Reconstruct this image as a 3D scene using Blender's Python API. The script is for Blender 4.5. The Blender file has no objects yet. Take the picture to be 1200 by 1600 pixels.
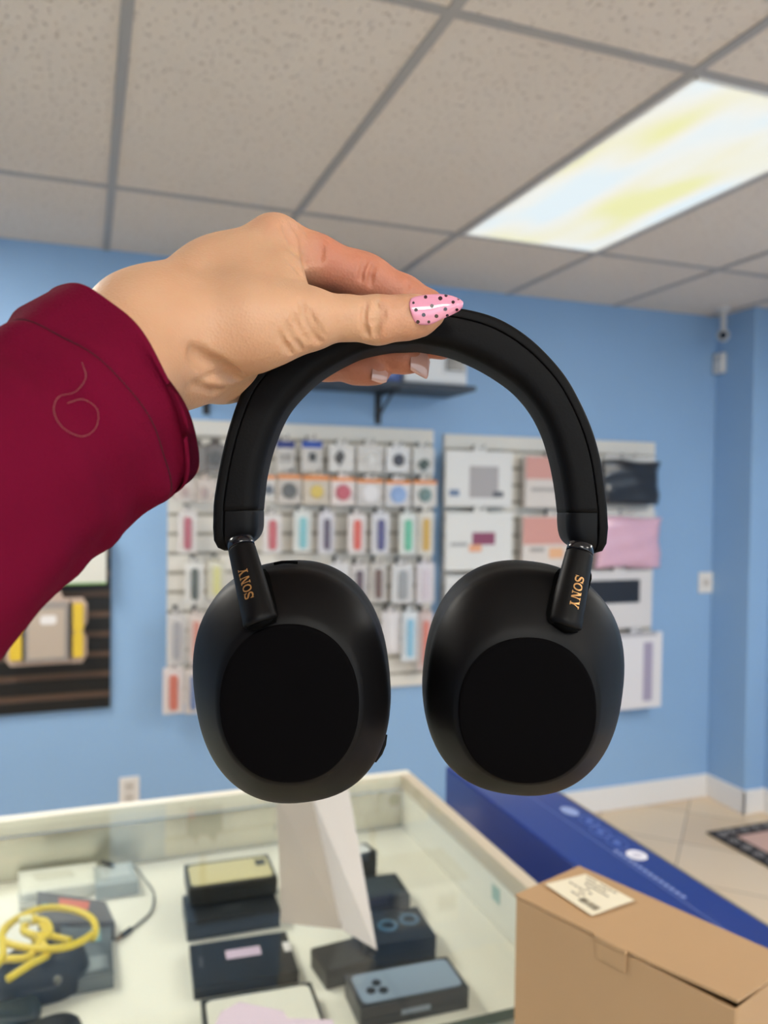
import bpy, bmesh, math, random
import numpy as np
from mathutils import Vector, Matrix
random.seed(4)
S = bpy.context.scene
COL = S.collection
# ---------------------------------------------------------------- camera, world, lights, exposure
FP = 1259.0                                   # focal length in pixels of the 1200 x 1600 photograph
def _n(v): return v/np.linalg.norm(v)
_d = _n(np.array([134-600., 35., -FP])); _r = np.array([3400., -15., -FP]); _r = _n(_r-_d*(_r@_d)); _u = np.cross(_r, _d)
CM = np.array([_r, _d, _u])                   # camera axes -> room axes (X along the back wall, Y towards it, Z up)
EYE = np.array([0., 0., 1.52])
cam = bpy.data.cameras.new('camera'); camo = bpy.data.objects.new('camera', cam); COL.objects.link(camo)
cam.sensor_fit = 'VERTICAL'; cam.sensor_height = 36; cam.lens = FP/1600*36; cam.clip_start = .01
camo.matrix_world = Matrix([[*CM[0], EYE[0]], [*CM[1], EYE[1]], [*CM[2], EYE[2]], [0, 0, 0, 1]])
cam.dof.use_dof = True; cam.dof.focus_distance = .305; cam.dof.aperture_fstop = 10.5
S.camera = camo
vs = S.view_settings; vs.view_transform = 'Standard'; vs.look = 'None'; vs.gamma = 1; vs.use_curve_mapping = False
vs.exposure = 0.4
W = bpy.data.worlds.new('world'); S.world = W; W.use_nodes = True
W.node_tree.nodes['Background'].inputs[0].default_value = (.75, .87, 1, 1); W.node_tree.nodes['Background'].inputs[1].default_value = 1.2
UNSEEN_GLOW = 17.5                              # unseen troffers added around the room to light it
NEAR_GLOW = 0.61                              # the troffer in view
def area_light(name, loc, rot, sx, sy, power, col):
    l = bpy.data.lights.new(name, 'AREA'); l.shape = 'RECTANGLE'; l.size = sx; l.size_y = sy; l.energy = power; l.color = col
    o = bpy.data.objects.new(name, l); o.location = loc; o.rotation_euler = rot; COL.objects.link(o); return o
# daylight pouring through the shop front behind the photographer
area_light('shopfront_daylight', (.7, -2.72, 1.35), (math.radians(90), 0, 0), 3.2, 1.9, 12, (.92, .96, 1))

# ---------------------------------------------------------------- helpers
def K(px, py, z):                             # photo pixel at depth z -> room coordinates
    return Vector(CM@np.array([(px-600)*z/FP, (800-py)*z/FP, -z])+EYE)
def ray(px, py): return CM@np.array([px-600., 800.-py, -FP])
def on_y(px, py, Y):
    q = ray(px, py); return Vector(q*(Y/q[1])+EYE)
def on_z(px, py, Z):
    q = ray(px, py); return Vector(q*((Z-EYE[2])/q[2])+EYE)
def on_x(px, py, X):
    q = ray(px, py); return Vector(q*(X/q[0])+EYE)
def lin(c):
    if isinstance(c, str): c = [int(c[i:i+2], 16)/255 for i in (0, 2, 4)]
    return tuple(x/12.92 if x <= .04045 else ((x+.055)/1.055)**2.4 for x in c)+(1,)
def mat(name, col, rough=.5, metal=0, noise=0, nscale=20, bump=0, bscale=80, coat=0, sub=0, emis=None, trans=0, alpha=1, spec=.5, col2=None, sheen=0):
    m = bpy.data.materials.new(name); m.use_nodes = True; nt = m.node_tree; b = nt.nodes['Principled BSDF']
    I = b.inputs; I['Base Color'].default_value = lin(col); I['Roughness'].default_value = rough; I['Metallic'].default_value = metal
    I['Coat Weight'].default_value = coat; I['Specular IOR Level'].default_value = spec; I['Transmission Weight'].default_value = trans
    I['Alpha'].default_value = alpha; I['Sheen Weight'].default_value = sheen
    if sub:
        I['Subsurface Weight'].default_value = sub; I['Subsurface Radius'].default_value = (1, .35, .2); I['Subsurface Scale'].default_value = .004
    tc = nt.nodes.new('ShaderNodeTexCoord')
    if noise or col2:
        n = nt.nodes.new('ShaderNodeTexNoise'); n.inputs['Scale'].default_value = nscale; n.inputs['Detail'].default_value = 5
        nt.links.new(tc.outputs['Object'], n.inputs['Vector'])
        mx = nt.nodes.new('ShaderNodeMix'); mx.data_type = 'RGBA'; c = lin(col)
        mx.inputs[6].default_value = tuple(x*(1-noise) for x in c[:3])+(1,)
        mx.inputs[7].default_value = lin(col2) if col2 else tuple(min(1, x*(1+noise)) for x in c[:3])+(1,)
        nt.links.new(n.outputs['Fac'], mx.inputs[0]); nt.links.new(mx.outputs[2], I['Base Color'])
    if bump:
        n2 = nt.nodes.new('ShaderNodeTexNoise'); n2.inputs['Scale'].default_value = bscale; n2.inputs['Detail'].default_value = 4
        nt.links.new(tc.outputs['Object'], n2.inputs['Vector'])
        bp = nt.nodes.new('ShaderNodeBump'); bp.inputs['Strength'].default_value = bump; bp.inputs['Distance'].default_value = .002
        nt.links.new(n2.outputs['Fac'], bp.inputs['Height']); nt.links.new(bp.outputs[0], I['Normal'])
    if emis:
        I['Emission Color'].default_value = lin(emis[0]); I['Emission Strength'].default_value = emis[1]
    return m
def glass_mat(name, tint, fac_glossy=.08, rough=.0, haze=0):   # clear sheet: mostly see-through, mirrors a little
    m = bpy.data.materials.new(name); m.use_nodes = True; nt = m.node_tree; nt.nodes.clear()
    o = nt.nodes.new('ShaderNodeOutputMaterial'); t = nt.nodes.new('ShaderNodeBsdfTransparent'); t.inputs[0].default_value = lin(tint)
    g = nt.nodes.new('ShaderNodeBsdfGlossy'); g.inputs['Roughness'].default_value = rough; g.inputs[0].default_value = (1, 1, 1, 1)
    lw = nt.nodes.new('ShaderNodeLayerWeight'); pw = nt.nodes.new('ShaderNodeMath'); pw.operation = 'POWER'; pw.inputs[1].default_value = 4.5   # Schlick, the same on both faces of the pane
    lw.inputs[0].default_value = .5; nt.links.new(lw.outputs['Facing'], pw.inputs[0]); fr = nt.nodes.new('ShaderNodeMath'); fr.operation = 'MULTIPLY_ADD'; fr.inputs[1].default_value = .8; fr.inputs[2].default_value = .012; nt.links.new(pw.outputs[0], fr.inputs[0])
    mx = nt.nodes.new('ShaderNodeMixShader'); nt.links.new(fr.outputs[0], mx.inputs[0]); nt.links.new(t.outputs[0], mx.inputs[1]); nt.links.new(g.outputs[0], mx.inputs[2])
    last = mx
    if haze:
        d = nt.nodes.new('ShaderNodeBsdfDiffuse'); d.inputs[0].default_value = lin(tint); m2 = nt.nodes.new('ShaderNodeMixShader'); m2.inputs[0].default_value = haze
        nt.links.new(mx.outputs[0], m2.inputs[1]); nt.links.new(d.outputs[0], m2.inputs[2]); last = m2
    nt.links.new(last.outputs[0], o.inputs[0]); return m
_mc = {}
def M(hexc, rough=.5, **k):
    key = (hexc, rough, tuple(sorted(k.items())))
    if key not in _mc: _mc[key] = mat('paint_'+hexc, hexc, rough, **k)
    return _mc[key]
def mesh_obj(name, bm, m, parent=None, smooth=False):
    me = bpy.data.meshes.new(name); bmesh.ops.recalc_face_normals(bm, faces=bm.faces); bm.to_mesh(me); bm.free()
    for mm in (m if isinstance(m, (list, tuple)) else [m]): me.materials.append(mm)
    if smooth: me.polygons.foreach_set('use_smooth', [True]*len(me.polygons))
    o = bpy.data.objects.new(name, me); COL.objects.link(o)
    if parent:
        o.parent = parent; T = world_loc(parent)
        me.transform(Matrix.Translation(-T))
    return o
def world_loc(o):
    v = Vector(o.location)
    while o.parent: o = o.parent; v += o.location
    return v
def tag(o, label, cat=None, group=None, kind=None):
    if label: o['label'] = label
    if cat: o['category'] = cat
    if group: o['group'] = group
    if kind: o['kind'] = kind
    return o
def thing(name, label, cat, loc, group=None):
    o = bpy.data.objects.new(name, None); COL.objects.link(o); o.location = loc; o.empty_display_size = .02
    return tag(o, label, cat, group)
def struct(name, bm, m, label=None, smooth=False):
    o = mesh_obj(name, bm, m, None, smooth); o['kind'] = 'structure'
    if label: o['label'] = label
    return o
def box(bm, x0, x1, y0, y1, z0, z1, bev=0, seg=2, mi=0, mtx=None):
    r = bmesh.ops.create_cube(bm, size=1); v = r['verts']
    for q in v: q.co = Vector(((x0+x1)/2+q.co.x*(x1-x0), (y0+y1)/2+q.co.y*(y1-y0), (z0+z1)/2+q.co.z*(z1-z0)))
    fs = set(f for q in v for f in q.link_faces)
    if bev:
        es = list(set(e for q in v for e in q.link_edges))
        rr = bmesh.ops.bevel(bm, geom=es, offset=bev, segments=seg, profile=.5, affect='EDGES'); fs = set(rr['faces'])
        v = list(set(q for f in fs for q in f.verts)); fs = set(f for q in v for f in q.link_faces)
    for f in fs: f.material_index = mi
    if mtx is not None:
        for q in v: q.co = mtx@q.co
    return v
def prism(bm, pts, off, mi=0):                # polygon pts extruded by vector off
    off = Vector(off); a = [bm.verts.new(Vector(p)) for p in pts]; b = [bm.verts.new(Vector(p)+off) for p in pts]; n = len(pts)
    fs = [bm.faces.new(a), bm.faces.new(b[::-1])]+[bm.faces.new([a[i], b[i], b[(i+1) % n], a[(i+1) % n]]) for i in range(n)]
    for f in fs: f.material_index = mi
    return a+b
def tube(bm, pts, r, n=10, closed=False, mi=0):
    pts = [Vector(p) for p in pts]; N = len(pts); rs = r if isinstance(r, (list, tuple)) else [r]*N; rings = []; up = None
    for i, p in enumerate(pts):
        t = (pts[(i+1) % N if closed else min(i+1, N-1)]-pts[(i-1) % N if closed else max(i-1, 0)]).normalized()
        if up is None: up = t.orthogonal().normalized()
        up = (up-t*up.dot(t)).normalized(); s = t.cross(up)
        rings.append([bm.verts.new(p+(up*math.cos(a)+s*math.sin(a))*rs[i]) for a in [2*math.pi*j/n for j in range(n)]])
    for i in range(N if closed else N-1):
        A, B = rings[i], rings[(i+1) % N]
        for j in range(n): bm.faces.new([A[j], A[(j+1) % n], B[(j+1) % n], B[j]]).material_index = mi
    if not closed:
        bm.faces.new(rings[0][::-1]).material_index = mi; bm.faces.new(rings[-1]).material_index = mi
def loft(bm, rings, cap0=True, cap1=True, mi=0):
    R = [[bm.verts.new(Vector(p)) for p in r] for r in rings]
    for i in range(len(R)-1):
        n = len(R[i])
        for j in range(n): bm.faces.new([R[i][j], R[i][(j+1) % n], R[i+1][(j+1) % n], R[i+1][j]]).material_index = mi
    if cap0: bm.faces.new(R[0][::-1]).material_index = mi
    if cap1: bm.faces.new(R[-1]).material_index = mi
    return R
def spline(pts, n):                           # Catmull-Rom through points of any dimension
    P = [np.array(p, float) for p in pts]; P = [2*P[0]-P[1]]+P+[2*P[-1]-P[-2]]; out = []
    for i in range(1, len(P)-2):
        for k in range(n):
            t = k/n; a, b, c, d = P[i-1:i+3]
            out.append(.5*((2*b)+(-a+c)*t+(2*a-5*b+4*c-d)*t*t+(-a+3*b-3*c+d)*t**3))
    out.append(P[-2]); return out

# ---------------------------------------------------------------- the room
WY, CZ, RX, LX, BY = 3.25, 2.43, 2.98, -2.4, -2.9
m_wall = mat('blue_wall_paint', '8FB3DA', .55, noise=.04, nscale=3, bump=.15, bscale=150)
m_base = mat('white_gloss_trim', 'E9E7E6', .3)
def tile_ceiling():
    m = bpy.data.materials.new('mineral_ceiling_tile'); m.use_nodes = True; nt = m.node_tree; b = nt.nodes['Principled BSDF']; b.inputs['Roughness'].default_value = .95
    L = nt.links.new; tc = nt.nodes.new('ShaderNodeTexCoord')
    mp = nt.nodes.new('ShaderNodeMapping'); mp.inputs['Scale'].default_value = (1.7, 1, 1); L(tc.outputs['Object'], mp.inputs[0])
    n = nt.nodes.new('ShaderNodeTexNoise'); n.inputs['Scale'].default_value = 58; n.inputs['Detail'].default_value = 3; L(mp.outputs[0], n.inputs[0])
    r = nt.nodes.new('ShaderNodeValToRGB'); r.color_ramp.elements[0].position = .33; r.color_ramp.elements[0].color = (0, 0, 0, 1); r.color_ramp.elements[1].position = .40; L(n.outputs[0], r.inputs[0])
    n3 = nt.nodes.new('ShaderNodeTexNoise'); n3.inputs['Scale'].default_value = 2.2; L(tc.outputs['Object'], n3.inputs[0])
    base = nt.nodes.new('ShaderNodeMix'); base.data_type = 'RGBA'; base.inputs[6].default_value = lin('DDD3C8'); base.inputs[7].default_value = lin('E4DCD3'); L(n3.outputs[0], base.inputs[0])
    mx = nt.nodes.new('ShaderNodeMix'); mx.data_type = 'RGBA'; mx.inputs[6].default_value = lin('C4B8AC'); L(base.outputs[2], mx.inputs[7]); L(r.outputs[0], mx.inputs[0]); L(mx.outputs[2], b.inputs['Base Color'])
    bp = nt.nodes.new('ShaderNodeBump'); bp.inputs['Strength'].default_value = .7; bp.inputs['Distance'].default_value = .004; L(r.outputs[0], bp.inputs['Height']); L(bp.outputs[0], b.inputs['Normal'])
    return m
bm = bmesh.new()
GX = [.07+.5725*k for k in range(-5, 7)]; GY = [2.575-1.17*k for k in range(0, 5)]
TROF = [(1.215, 1.405), (-1.075, 1.405), (-.5025, -2.105), (2.36, .235), (1.215, -2.105)]  # first one is in view, the others are unseen and added for light
def is_trof(x, y): return any(abs(x-a) < .02 and abs(y-b) < .02 for a, b in TROF)
ys = [WY+.1]+GY+[BY-.1]; xs = [LX-.1]+[g for g in GX if LX < g < RX+.1]+[RX+.3]
for i in range(len(xs)-1):
    for j in range(len(ys)-1):
        if is_trof(xs[i], ys[j+1]): continue
        box(bm, xs[i], xs[i+1], ys[j+1], ys[j], CZ, CZ+.02)
struct('ceiling', bm, tile_ceiling(), 'suspended ceiling of pitted beige mineral tiles')
m_tee = mat('grey_ceiling_tee', 'A8A6A4', .45, metal=.1)
bm = bmesh.new()
for x in xs[1:-1]: box(bm, x-.012, x+.012, BY, WY, CZ-.004, CZ+.015)
for y in GY: box(bm, LX, RX+.12, y-.012, y+.012, CZ-.0035, CZ+.0155)
struct('trim_1', bm, m_tee, 'grey metal ceiling grid between the tiles')
def floor_mat():
    m = bpy.data.materials.new('beige_floor_tile'); m.use_nodes = True; nt = m.node_tree; b = nt.nodes['Principled BSDF']; b.inputs['Roughness'].default_value = .25
    L = nt.links.new; tc = nt.nodes.new('ShaderNodeTexCoord'); mp = nt.nodes.new('ShaderNodeMapping'); mp.inputs['Rotation'].default_value = (0, 0, math.radians(-45)); mp.inputs['Location'].default_value = (0.0, 0.113, 0)
    L(tc.outputs['Object'], mp.inputs[0]); br = nt.nodes.new('ShaderNodeTexBrick'); br.offset = 0; br.inputs['Scale'].default_value = 1; br.inputs['Brick Width'].default_value = .375; br.inputs['Row Height'].default_value = .375
    br.inputs['Mortar Size'].default_value = .003; br.inputs['Color1'].default_value = lin('D8BD9C'); br.inputs['Color2'].default_value = lin('E2CBAC'); br.inputs['Mortar'].default_value = lin('9A8878'); L(mp.outputs[0], br.inputs[0])
    n = nt.nodes.new('ShaderNodeTexNoise'); n.inputs['Scale'].default_value = 4; n.inputs['Detail'].default_value = 6; L(tc.outputs['Object'], n.inputs[0])
    mx = nt.nodes.new('ShaderNodeMix'); mx.data_type = 'RGBA'; mx.blend_type = 'MULTIPLY'; mx.inputs[0].default_value = .35; L(br.outputs[0], mx.inputs[6]); L(n.outputs[1], mx.inputs[7])
    mx.inputs[0].default_value = .0; L(mx.outputs[2], b.inputs['Base Color']); return m
bm = bmesh.new(); box(bm, LX-.1, RX+.35, BY-.1, WY+.1, -.05, 0); struct('floor', bm, floor_mat(), 'beige square floor tiles laid on the diagonal')
bm = bmesh.new(); box(bm, LX-.1, RX+.35, WY, WY+.1, 0, CZ); struct('wall_back', bm, m_wall, 'blue painted wall behind the displays')
bm = bmesh.new(); box(bm, LX-.1, LX, BY, WY, 0, CZ); struct('wall_left', bm, m_wall)
JY = 3.0
bm = bmesh.new(); box(bm, RX+.12, RX+.22, BY, JY, 0, CZ); box(bm, RX, RX+.22, JY, WY, 0, CZ, bev=.004); struct('wall_right', bm, m_wall, 'blue side wall with a small corner column')
bm = bmesh.new()                                                       # shop front with a window opening
wx0, wx1, wz0, wz1 = -1.0, 2.4, .35, 2.3
box(bm, LX-.1, wx0, BY-.1, BY, 0, CZ); box(bm, wx1, RX+.35, BY-.1, BY, 0, CZ); box(bm, wx0, wx1, BY-.1, BY, 0, wz0); box(bm, wx0, wx1, BY-.1, BY, wz1, CZ)
struct('wall_front', bm, m_wall)
bm = bmesh.new()
for a, b_ in ((wx0, wx0+.05), ((wx0+wx1)/2-.025, (wx0+wx1)/2+.025), (wx1-.05, wx1)): box(bm, a, b_, BY-.08, BY-.02, wz0, wz1)
for a, b_ in ((wz0, wz0+.05), (wz1-.05, wz1)): box(bm, wx0, wx1, BY-.08, BY-.02, a, b_)
w1 = struct('window_1', bm, mat('bronze_frame', '4A4642', .4)); 
bm = bmesh.new(); box(bm, wx0+.04, wx1-.04, BY-.055, BY-.045, wz0+.04, wz1-.04); mesh_obj('pane', bm, glass_mat('shop_window_glass', 'F4FAFA'), w1)
def baseboard(name, segs):
    bm = bmesh.new()
    for x0, x1, y0, y1 in segs: box(bm, x0, x1, y0, y1, 0, .115, bev=.004)
    struct(name, bm, m_base)
baseboard('baseboard_back', [(LX, RX, WY-.014, WY)])
baseboard('baseboard_right', [(RX-.014, RX, JY-.014, WY-.014), (RX-.014, RX+.12, JY-.014, JY), (RX+.106, RX+.12, BY, JY-.014)])

# troffers
def diffuser_mat(name, glow, tinted):
    m = bpy.data.materials.new(name); m.use_nodes = True; nt = m.node_tree; b = nt.nodes['Principled BSDF']; L = nt.links.new
    b.inputs['Base Color'].default_value = (.2, .2, .2, 1); b.inputs['Roughness'].default_value = .35; b.inputs['Emission Strength'].default_value = glow
    tc = nt.nodes.new('ShaderNodeTexCoord')
    if tinted:
        mp = nt.nodes.new('ShaderNodeMapping'); mp.inputs['Scale'].default_value = (2.6, .9, 1); mp.inputs['Rotation'].default_value = (0, 0, .12); mp.inputs['Location'].default_value = (.35, .2, 0); L(tc.outputs['Object'], mp.inputs[0])
        n = nt.nodes.new('ShaderNodeTexNoise'); n.inputs['Scale'].default_value = 1.7; n.inputs['Detail'].default_value = 1.2; L(mp.outputs[0], n.inputs[0])
        r = nt.nodes.new('ShaderNodeValToRGB'); e = r.color_ramp.elements
        e[0].position = .36; e[0].color = (.84, .96, 1.0, 1); e[1].position = .64; e[1].color = (.93, .92, .42, 1)
        q = e.new(.44); q.color = (.96, .97, .90, 1); q = e.new(.53); q.color = (.97, .94, .72, 1)
        L(n.outputs[0], r.inputs[0]); L(r.outputs[0], b.inputs['Emission Color'])
        v = nt.nodes.new('ShaderNodeTexVoronoi'); v.inputs['Scale'].default_value = 140; L(tc.outputs['Object'], v.inputs[0]); bp = nt.nodes.new('ShaderNodeBump'); bp.inputs['Strength'].default_value = .2; L(v.outputs[0], bp.inputs['Height']); L(bp.outputs[0], b.inputs['Normal'])
    else: b.inputs['Emission Color'].default_value = lin('FFFAF0')
    return m
m_tf = mat('white_enamel', 'F0F0EC', .4, emis=None)
md_near, md_far = diffuser_mat('glowing_prismatic_diffuser', NEAR_GLOW, True), diffuser_mat('unseen_diffuser', UNSEEN_GLOW, False)
tl = ['ceiling light panel with yellow and pale blue tints above the headphone band', 'unseen ceiling light panel added near the left wall', 'unseen ceiling light panel added by the left of the shop window', 'unseen ceiling light panel added by the right wall', 'unseen ceiling light panel added by the right of the shop window']
for i, (x, y) in enumerate(TROF):
    x0, x1, y0, y1 = x+.012, x+.5605, y+.012, y+1.158
    t = thing('ceiling_light', tl[i], 'ceiling light', (x0, y0, CZ), 'fluorescent ceiling light panels')
    bm = bmesh.new()
    for a in ((x0, x0+.012, y0, y1), (x1-.012, x1, y0, y1), (x0, x1, y0, y0+.012), (x0, x1, y1-.012, y1)): box(bm, *a, CZ-.006, CZ+.03, bev=.002)
    mesh_obj('frame', bm, m_tf, t)
    bm = bmesh.new(); box(bm, x0+.011, x1-.011, y0+.011, y1-.011, CZ-.003, CZ+.012); mesh_obj('diffuser', bm, md_near if i == 0 else md_far, t)
    bm = bmesh.new(); box(bm, x0, x1, y0, y1, CZ+.03, CZ+.1); mesh_obj('housing', bm, m_tf, t)

# ---------------------------------------------------------------- wall things
def plate(name, label, cx, cz, w, h, holes, cat='wall outlet', wy=WY):
    t = thing(name, label, cat, (cx, wy, cz))
    bm = bmesh.new(); box(bm, cx-w/2, cx+w/2, wy-.008, wy-.0002, cz-h/2, cz+h/2, bev=.003); mesh_obj('cover_plate', bm, M('E6E2DE', .35), t)
    for dz in holes:
        bm = bmesh.new(); box(bm, cx-w*.24, cx+w*.24, wy-.011, wy-.006, cz+dz-h*.16, cz+dz+h*.16, bev=.003); 
        s = mesh_obj('socket', bm, M('CFC8C0', .4), t)
        bm = bmesh.new()
        for dx in (-.006, .006): box(bm, cx+dx-.001, cx+dx+.001, wy-.0116, wy-.0108, cz+dz-.005, cz+dz+.005)
        mesh_obj('slot', bm, M('55483F', .6), s)
p = on_y(1102, 910, WY); plate('wall_switch', 'white double wall switch near the right corner of the blue wall', p.x-.002, p.z, .085, .105, (0,), 'switch')
p = on_y(202, 1236, WY); plate('wall_outlet', 'white wall outlet just above the back edge of the glass counter', p.x, p.z, .075, .115, (.022, -.022))
p = on_x(1128, 568, RX)
t = thing('wall_sensor', 'small white box on the corner column below the security camera', 'sensor', (RX, p.y, p.z))
bm = bmesh.new(); box(bm, RX-.03, RX-.0003, p.y-.032, p.y+.032, p.z-.05, p.z+.05, bev=.006, seg=3); mesh_obj('housing', bm, M('D9D9D8', .4), t)
bm = bmesh.new(); box(bm, RX-.0315, RX-.029, p.y-.02, p.y+.02, p.z+.008, p.z+.035, bev=.001); mesh_obj('lens_cover', bm, M('BFC2C6', .3), t)
c = on_y(1130, 524, 3.08)
t = thing('security_camera', 'small white dome security camera in the ceiling corner', 'security camera', (c.x, c.y, CZ))
bm = bmesh.new(); tube(bm, [(c.x, c.y, CZ), (c.x, c.y, CZ-.012), (c.x, c.y, CZ-.02)], [.036, .034, .02], 24); mesh_obj('ceiling_mount', bm, M('CFCFCF', .4), t)
bm = bmesh.new(); tube(bm, [(c.x, c.y, CZ-.015), (c.x, c.y, c.z+.02)], .013, 12); mesh_obj('arm', bm, M('C9C9C9', .4), t)
bm = bmesh.new(); bmesh.ops.create_uvsphere(bm, u_segments=24, v_segments=16, radius=.031, matrix=Matrix.Translation(c)); s = mesh_obj('camera_ball', bm, M('B9BCC0', .35), t, True)
bm = bmesh.new(); q = (Vector(EYE)-c).normalized(); tube(bm, [c+q*.022, c+q*.0335], .017, 20); mesh_obj('lens', bm, M('101114', .15), s)

# wall shelf behind the hand, with its brackets and the machine on it
e = on_y(742, 604, 3.0); sz = e.z; sx0 = on_y(300, 600, WY).x
m_blk = mat('black_steel', '17181A', .45)
t = thing('wall_shelf', 'dark wall shelf on black brackets above the slatwall', 'shelf', (sx0, WY, sz))
bm = bmesh.new(); box(bm, sx0, 1.50, 2.98, WY, sz-.022, sz-.001, bev=.002); mesh_obj('shelf_board', bm, M('2E3947', .5), t)
for px in (322, 590):
    b0 = on_y(px, 650, WY); bx = b0.x; bz = b0.z+.005 if px == 322 else on_y(590, 663, WY).z
    bm = bmesh.new(); box(bm, bx-.013, bx+.013, WY-.008, WY-.0002, bz, sz-.022); box(bm, bx-.012, bx+.012, 3.02, WY-.008, sz-.032, sz-.022)
    tube(bm, [(bx, WY-.006, bz+.03), (bx, 3.06, sz-.028)], .006, 8); mesh_obj('bracket', bm, m_blk, t)
a, b_ = on_y(640, 600, 3.02), on_y(740, 550, 3.02)
t = thing('label_printer', 'white boxy machine with a dark window on the wall shelf', 'printer', (a.x, 3.1, sz))
bm = bmesh.new(); box(bm, a.x-.03, 1.47, 3.0, 3.2, sz, b_.z+.03, bev=.012, seg=3); mesh_obj('housing', bm, M('D6D8DC', .35), t)
q0, q1 = on_y(692, 583, 3.0), on_y(728, 554, 3.0)
bm = bmesh.new(); box(bm, q0.x, q1.x, 2.996, 3.002, q0.z, q1.z, bev=.002); mesh_obj('window_frame', bm, M('C2C6CC', .4), t)
bm = bmesh.new(); box(bm, q0.x+.012, q1.x-.01, 2.993, 2.998, q0.z+.012, q1.z-.01, bev=.002); mesh_obj('dark_window', bm, M('20242A', .2), t)
q0 = on_y(560, 600, 3.02)
t = thing('blue_carton', 'small blue carton beside the white machine on the wall shelf', 'box', (q0.x, 3.1, sz))
bm = bmesh.new(); box(bm, q0.x, a.x-.045, 3.0, 3.18, sz, sz+.07, bev=.002); mesh_obj('carton', bm, M('2F4F8F', .4), t)
bm = bmesh.new(); box(bm, q0.x+.02, a.x-.07, 2.998, 3.0, sz+.02, sz+.05); mesh_obj('front_label', bm, M('6E80B8', .4), t)

# slatwalls
def slatwall(name, label, x0, x1, z0, z1, pitch, m_face, m_groove, trim, groove=.014):
    t = thing(name, label, 'slatwall', (x0, WY, z0))
    bm = bmesh.new(); d0, d1 = WY-.022, WY-.010; z = z1-trim; zz = [z1]
    box(bm, x0, x1, WY-.012, WY-.0004, z0, z1)
    while z > z0+pitch*.4:
        box(bm, x0, x1, d0, WY-.011, z+groove, zz[-1], bev=.0015, seg=1); zz.append(z); z -= pitch
    box(bm, x0, x1, d0, WY-.011, z0, zz[-1], bev=.0015, seg=1)
    mesh_obj('slat_board', bm, m_face, t)
    if m_groove:
        bm = bmesh.new()
        for z in zz[1:]: box(bm, x0+.001, x1-.001, WY-.016, WY-.0105, z+.0005, z+groove-.0005)
        mesh_obj('groove_insert_and_shade', bm, m_groove, t)  # grey strips paint the groove shade on white boards; brown inserts on black
    return t
m_sl = mat('cream_slatwall', 'DEDAD2', .45)
SW = {}
SW['left white slatwall'] = slatwall('white_slatwall', 'white slatwall crowded with small hanging accessories, left of the gap', .30, 1.422, .685, 1.80, .0762, m_sl, M('A39E92', .5), .075)
SW['right white slatwall'] = slatwall('white_slatwall', 'white slatwall with tablet cases and laptop sleeves, right of the gap', 1.476, 2.60, .66, 1.785, .0762, m_sl, M('A39E92', .5), .075)
SW['black slatwall'] = slatwall('black_slatwall', 'black slatwall with brown grooves at the left under the sleeve', -1.1, .091, .69, 1.86, .0762, mat('black_slat', '0F0D0C', .45), mat('brown_groove', '5A4436', .45), .062, .026)

# hanging packages
m_bag = glass_mat('clear_plastic', 'FDFDFD', haze=.03, rough=.15)
m_bag2 = glass_mat('clear_plastic_sleeve', 'FAFAFA', haze=.22, rough=.2)
m_hook = mat('wire_hook', '5B5A58', .35, metal=.6)
def rrect(bm, x0, x1, z0, z1, y0, y1, r, n=4, mi=0):
    pts = []
    for cx, cz, a0 in ((x1-r, z1-r, 0), (x0+r, z1-r, 90), (x0+r, z0+r, 180), (x1-r, z0+r, 270)):
        for k in range(n+1):
            a = math.radians(a0+90*k/n); pts.append((cx+r*math.cos(a), y0, cz+r*math.sin(a)))
    prism(bm, pts, (0, y1-y0, 0), mi)
def hook(x, z, yf, which, held):
    bm = bmesh.new(); box(bm, x-.009, x+.009, WY-.026, WY-.0222, z-.018, z+.016, bev=.001)
    tube(bm, [(x, WY-.024, z), (x, yf-.028, z), (x, yf-.036, z+.004), (x, yf-.04, z+.014)], .0026, 8)
    o = mesh_obj('display_hook', bm, m_hook); tag(o, 'hook of '+held, 'hook', 'wire hooks on the '+which)
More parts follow.
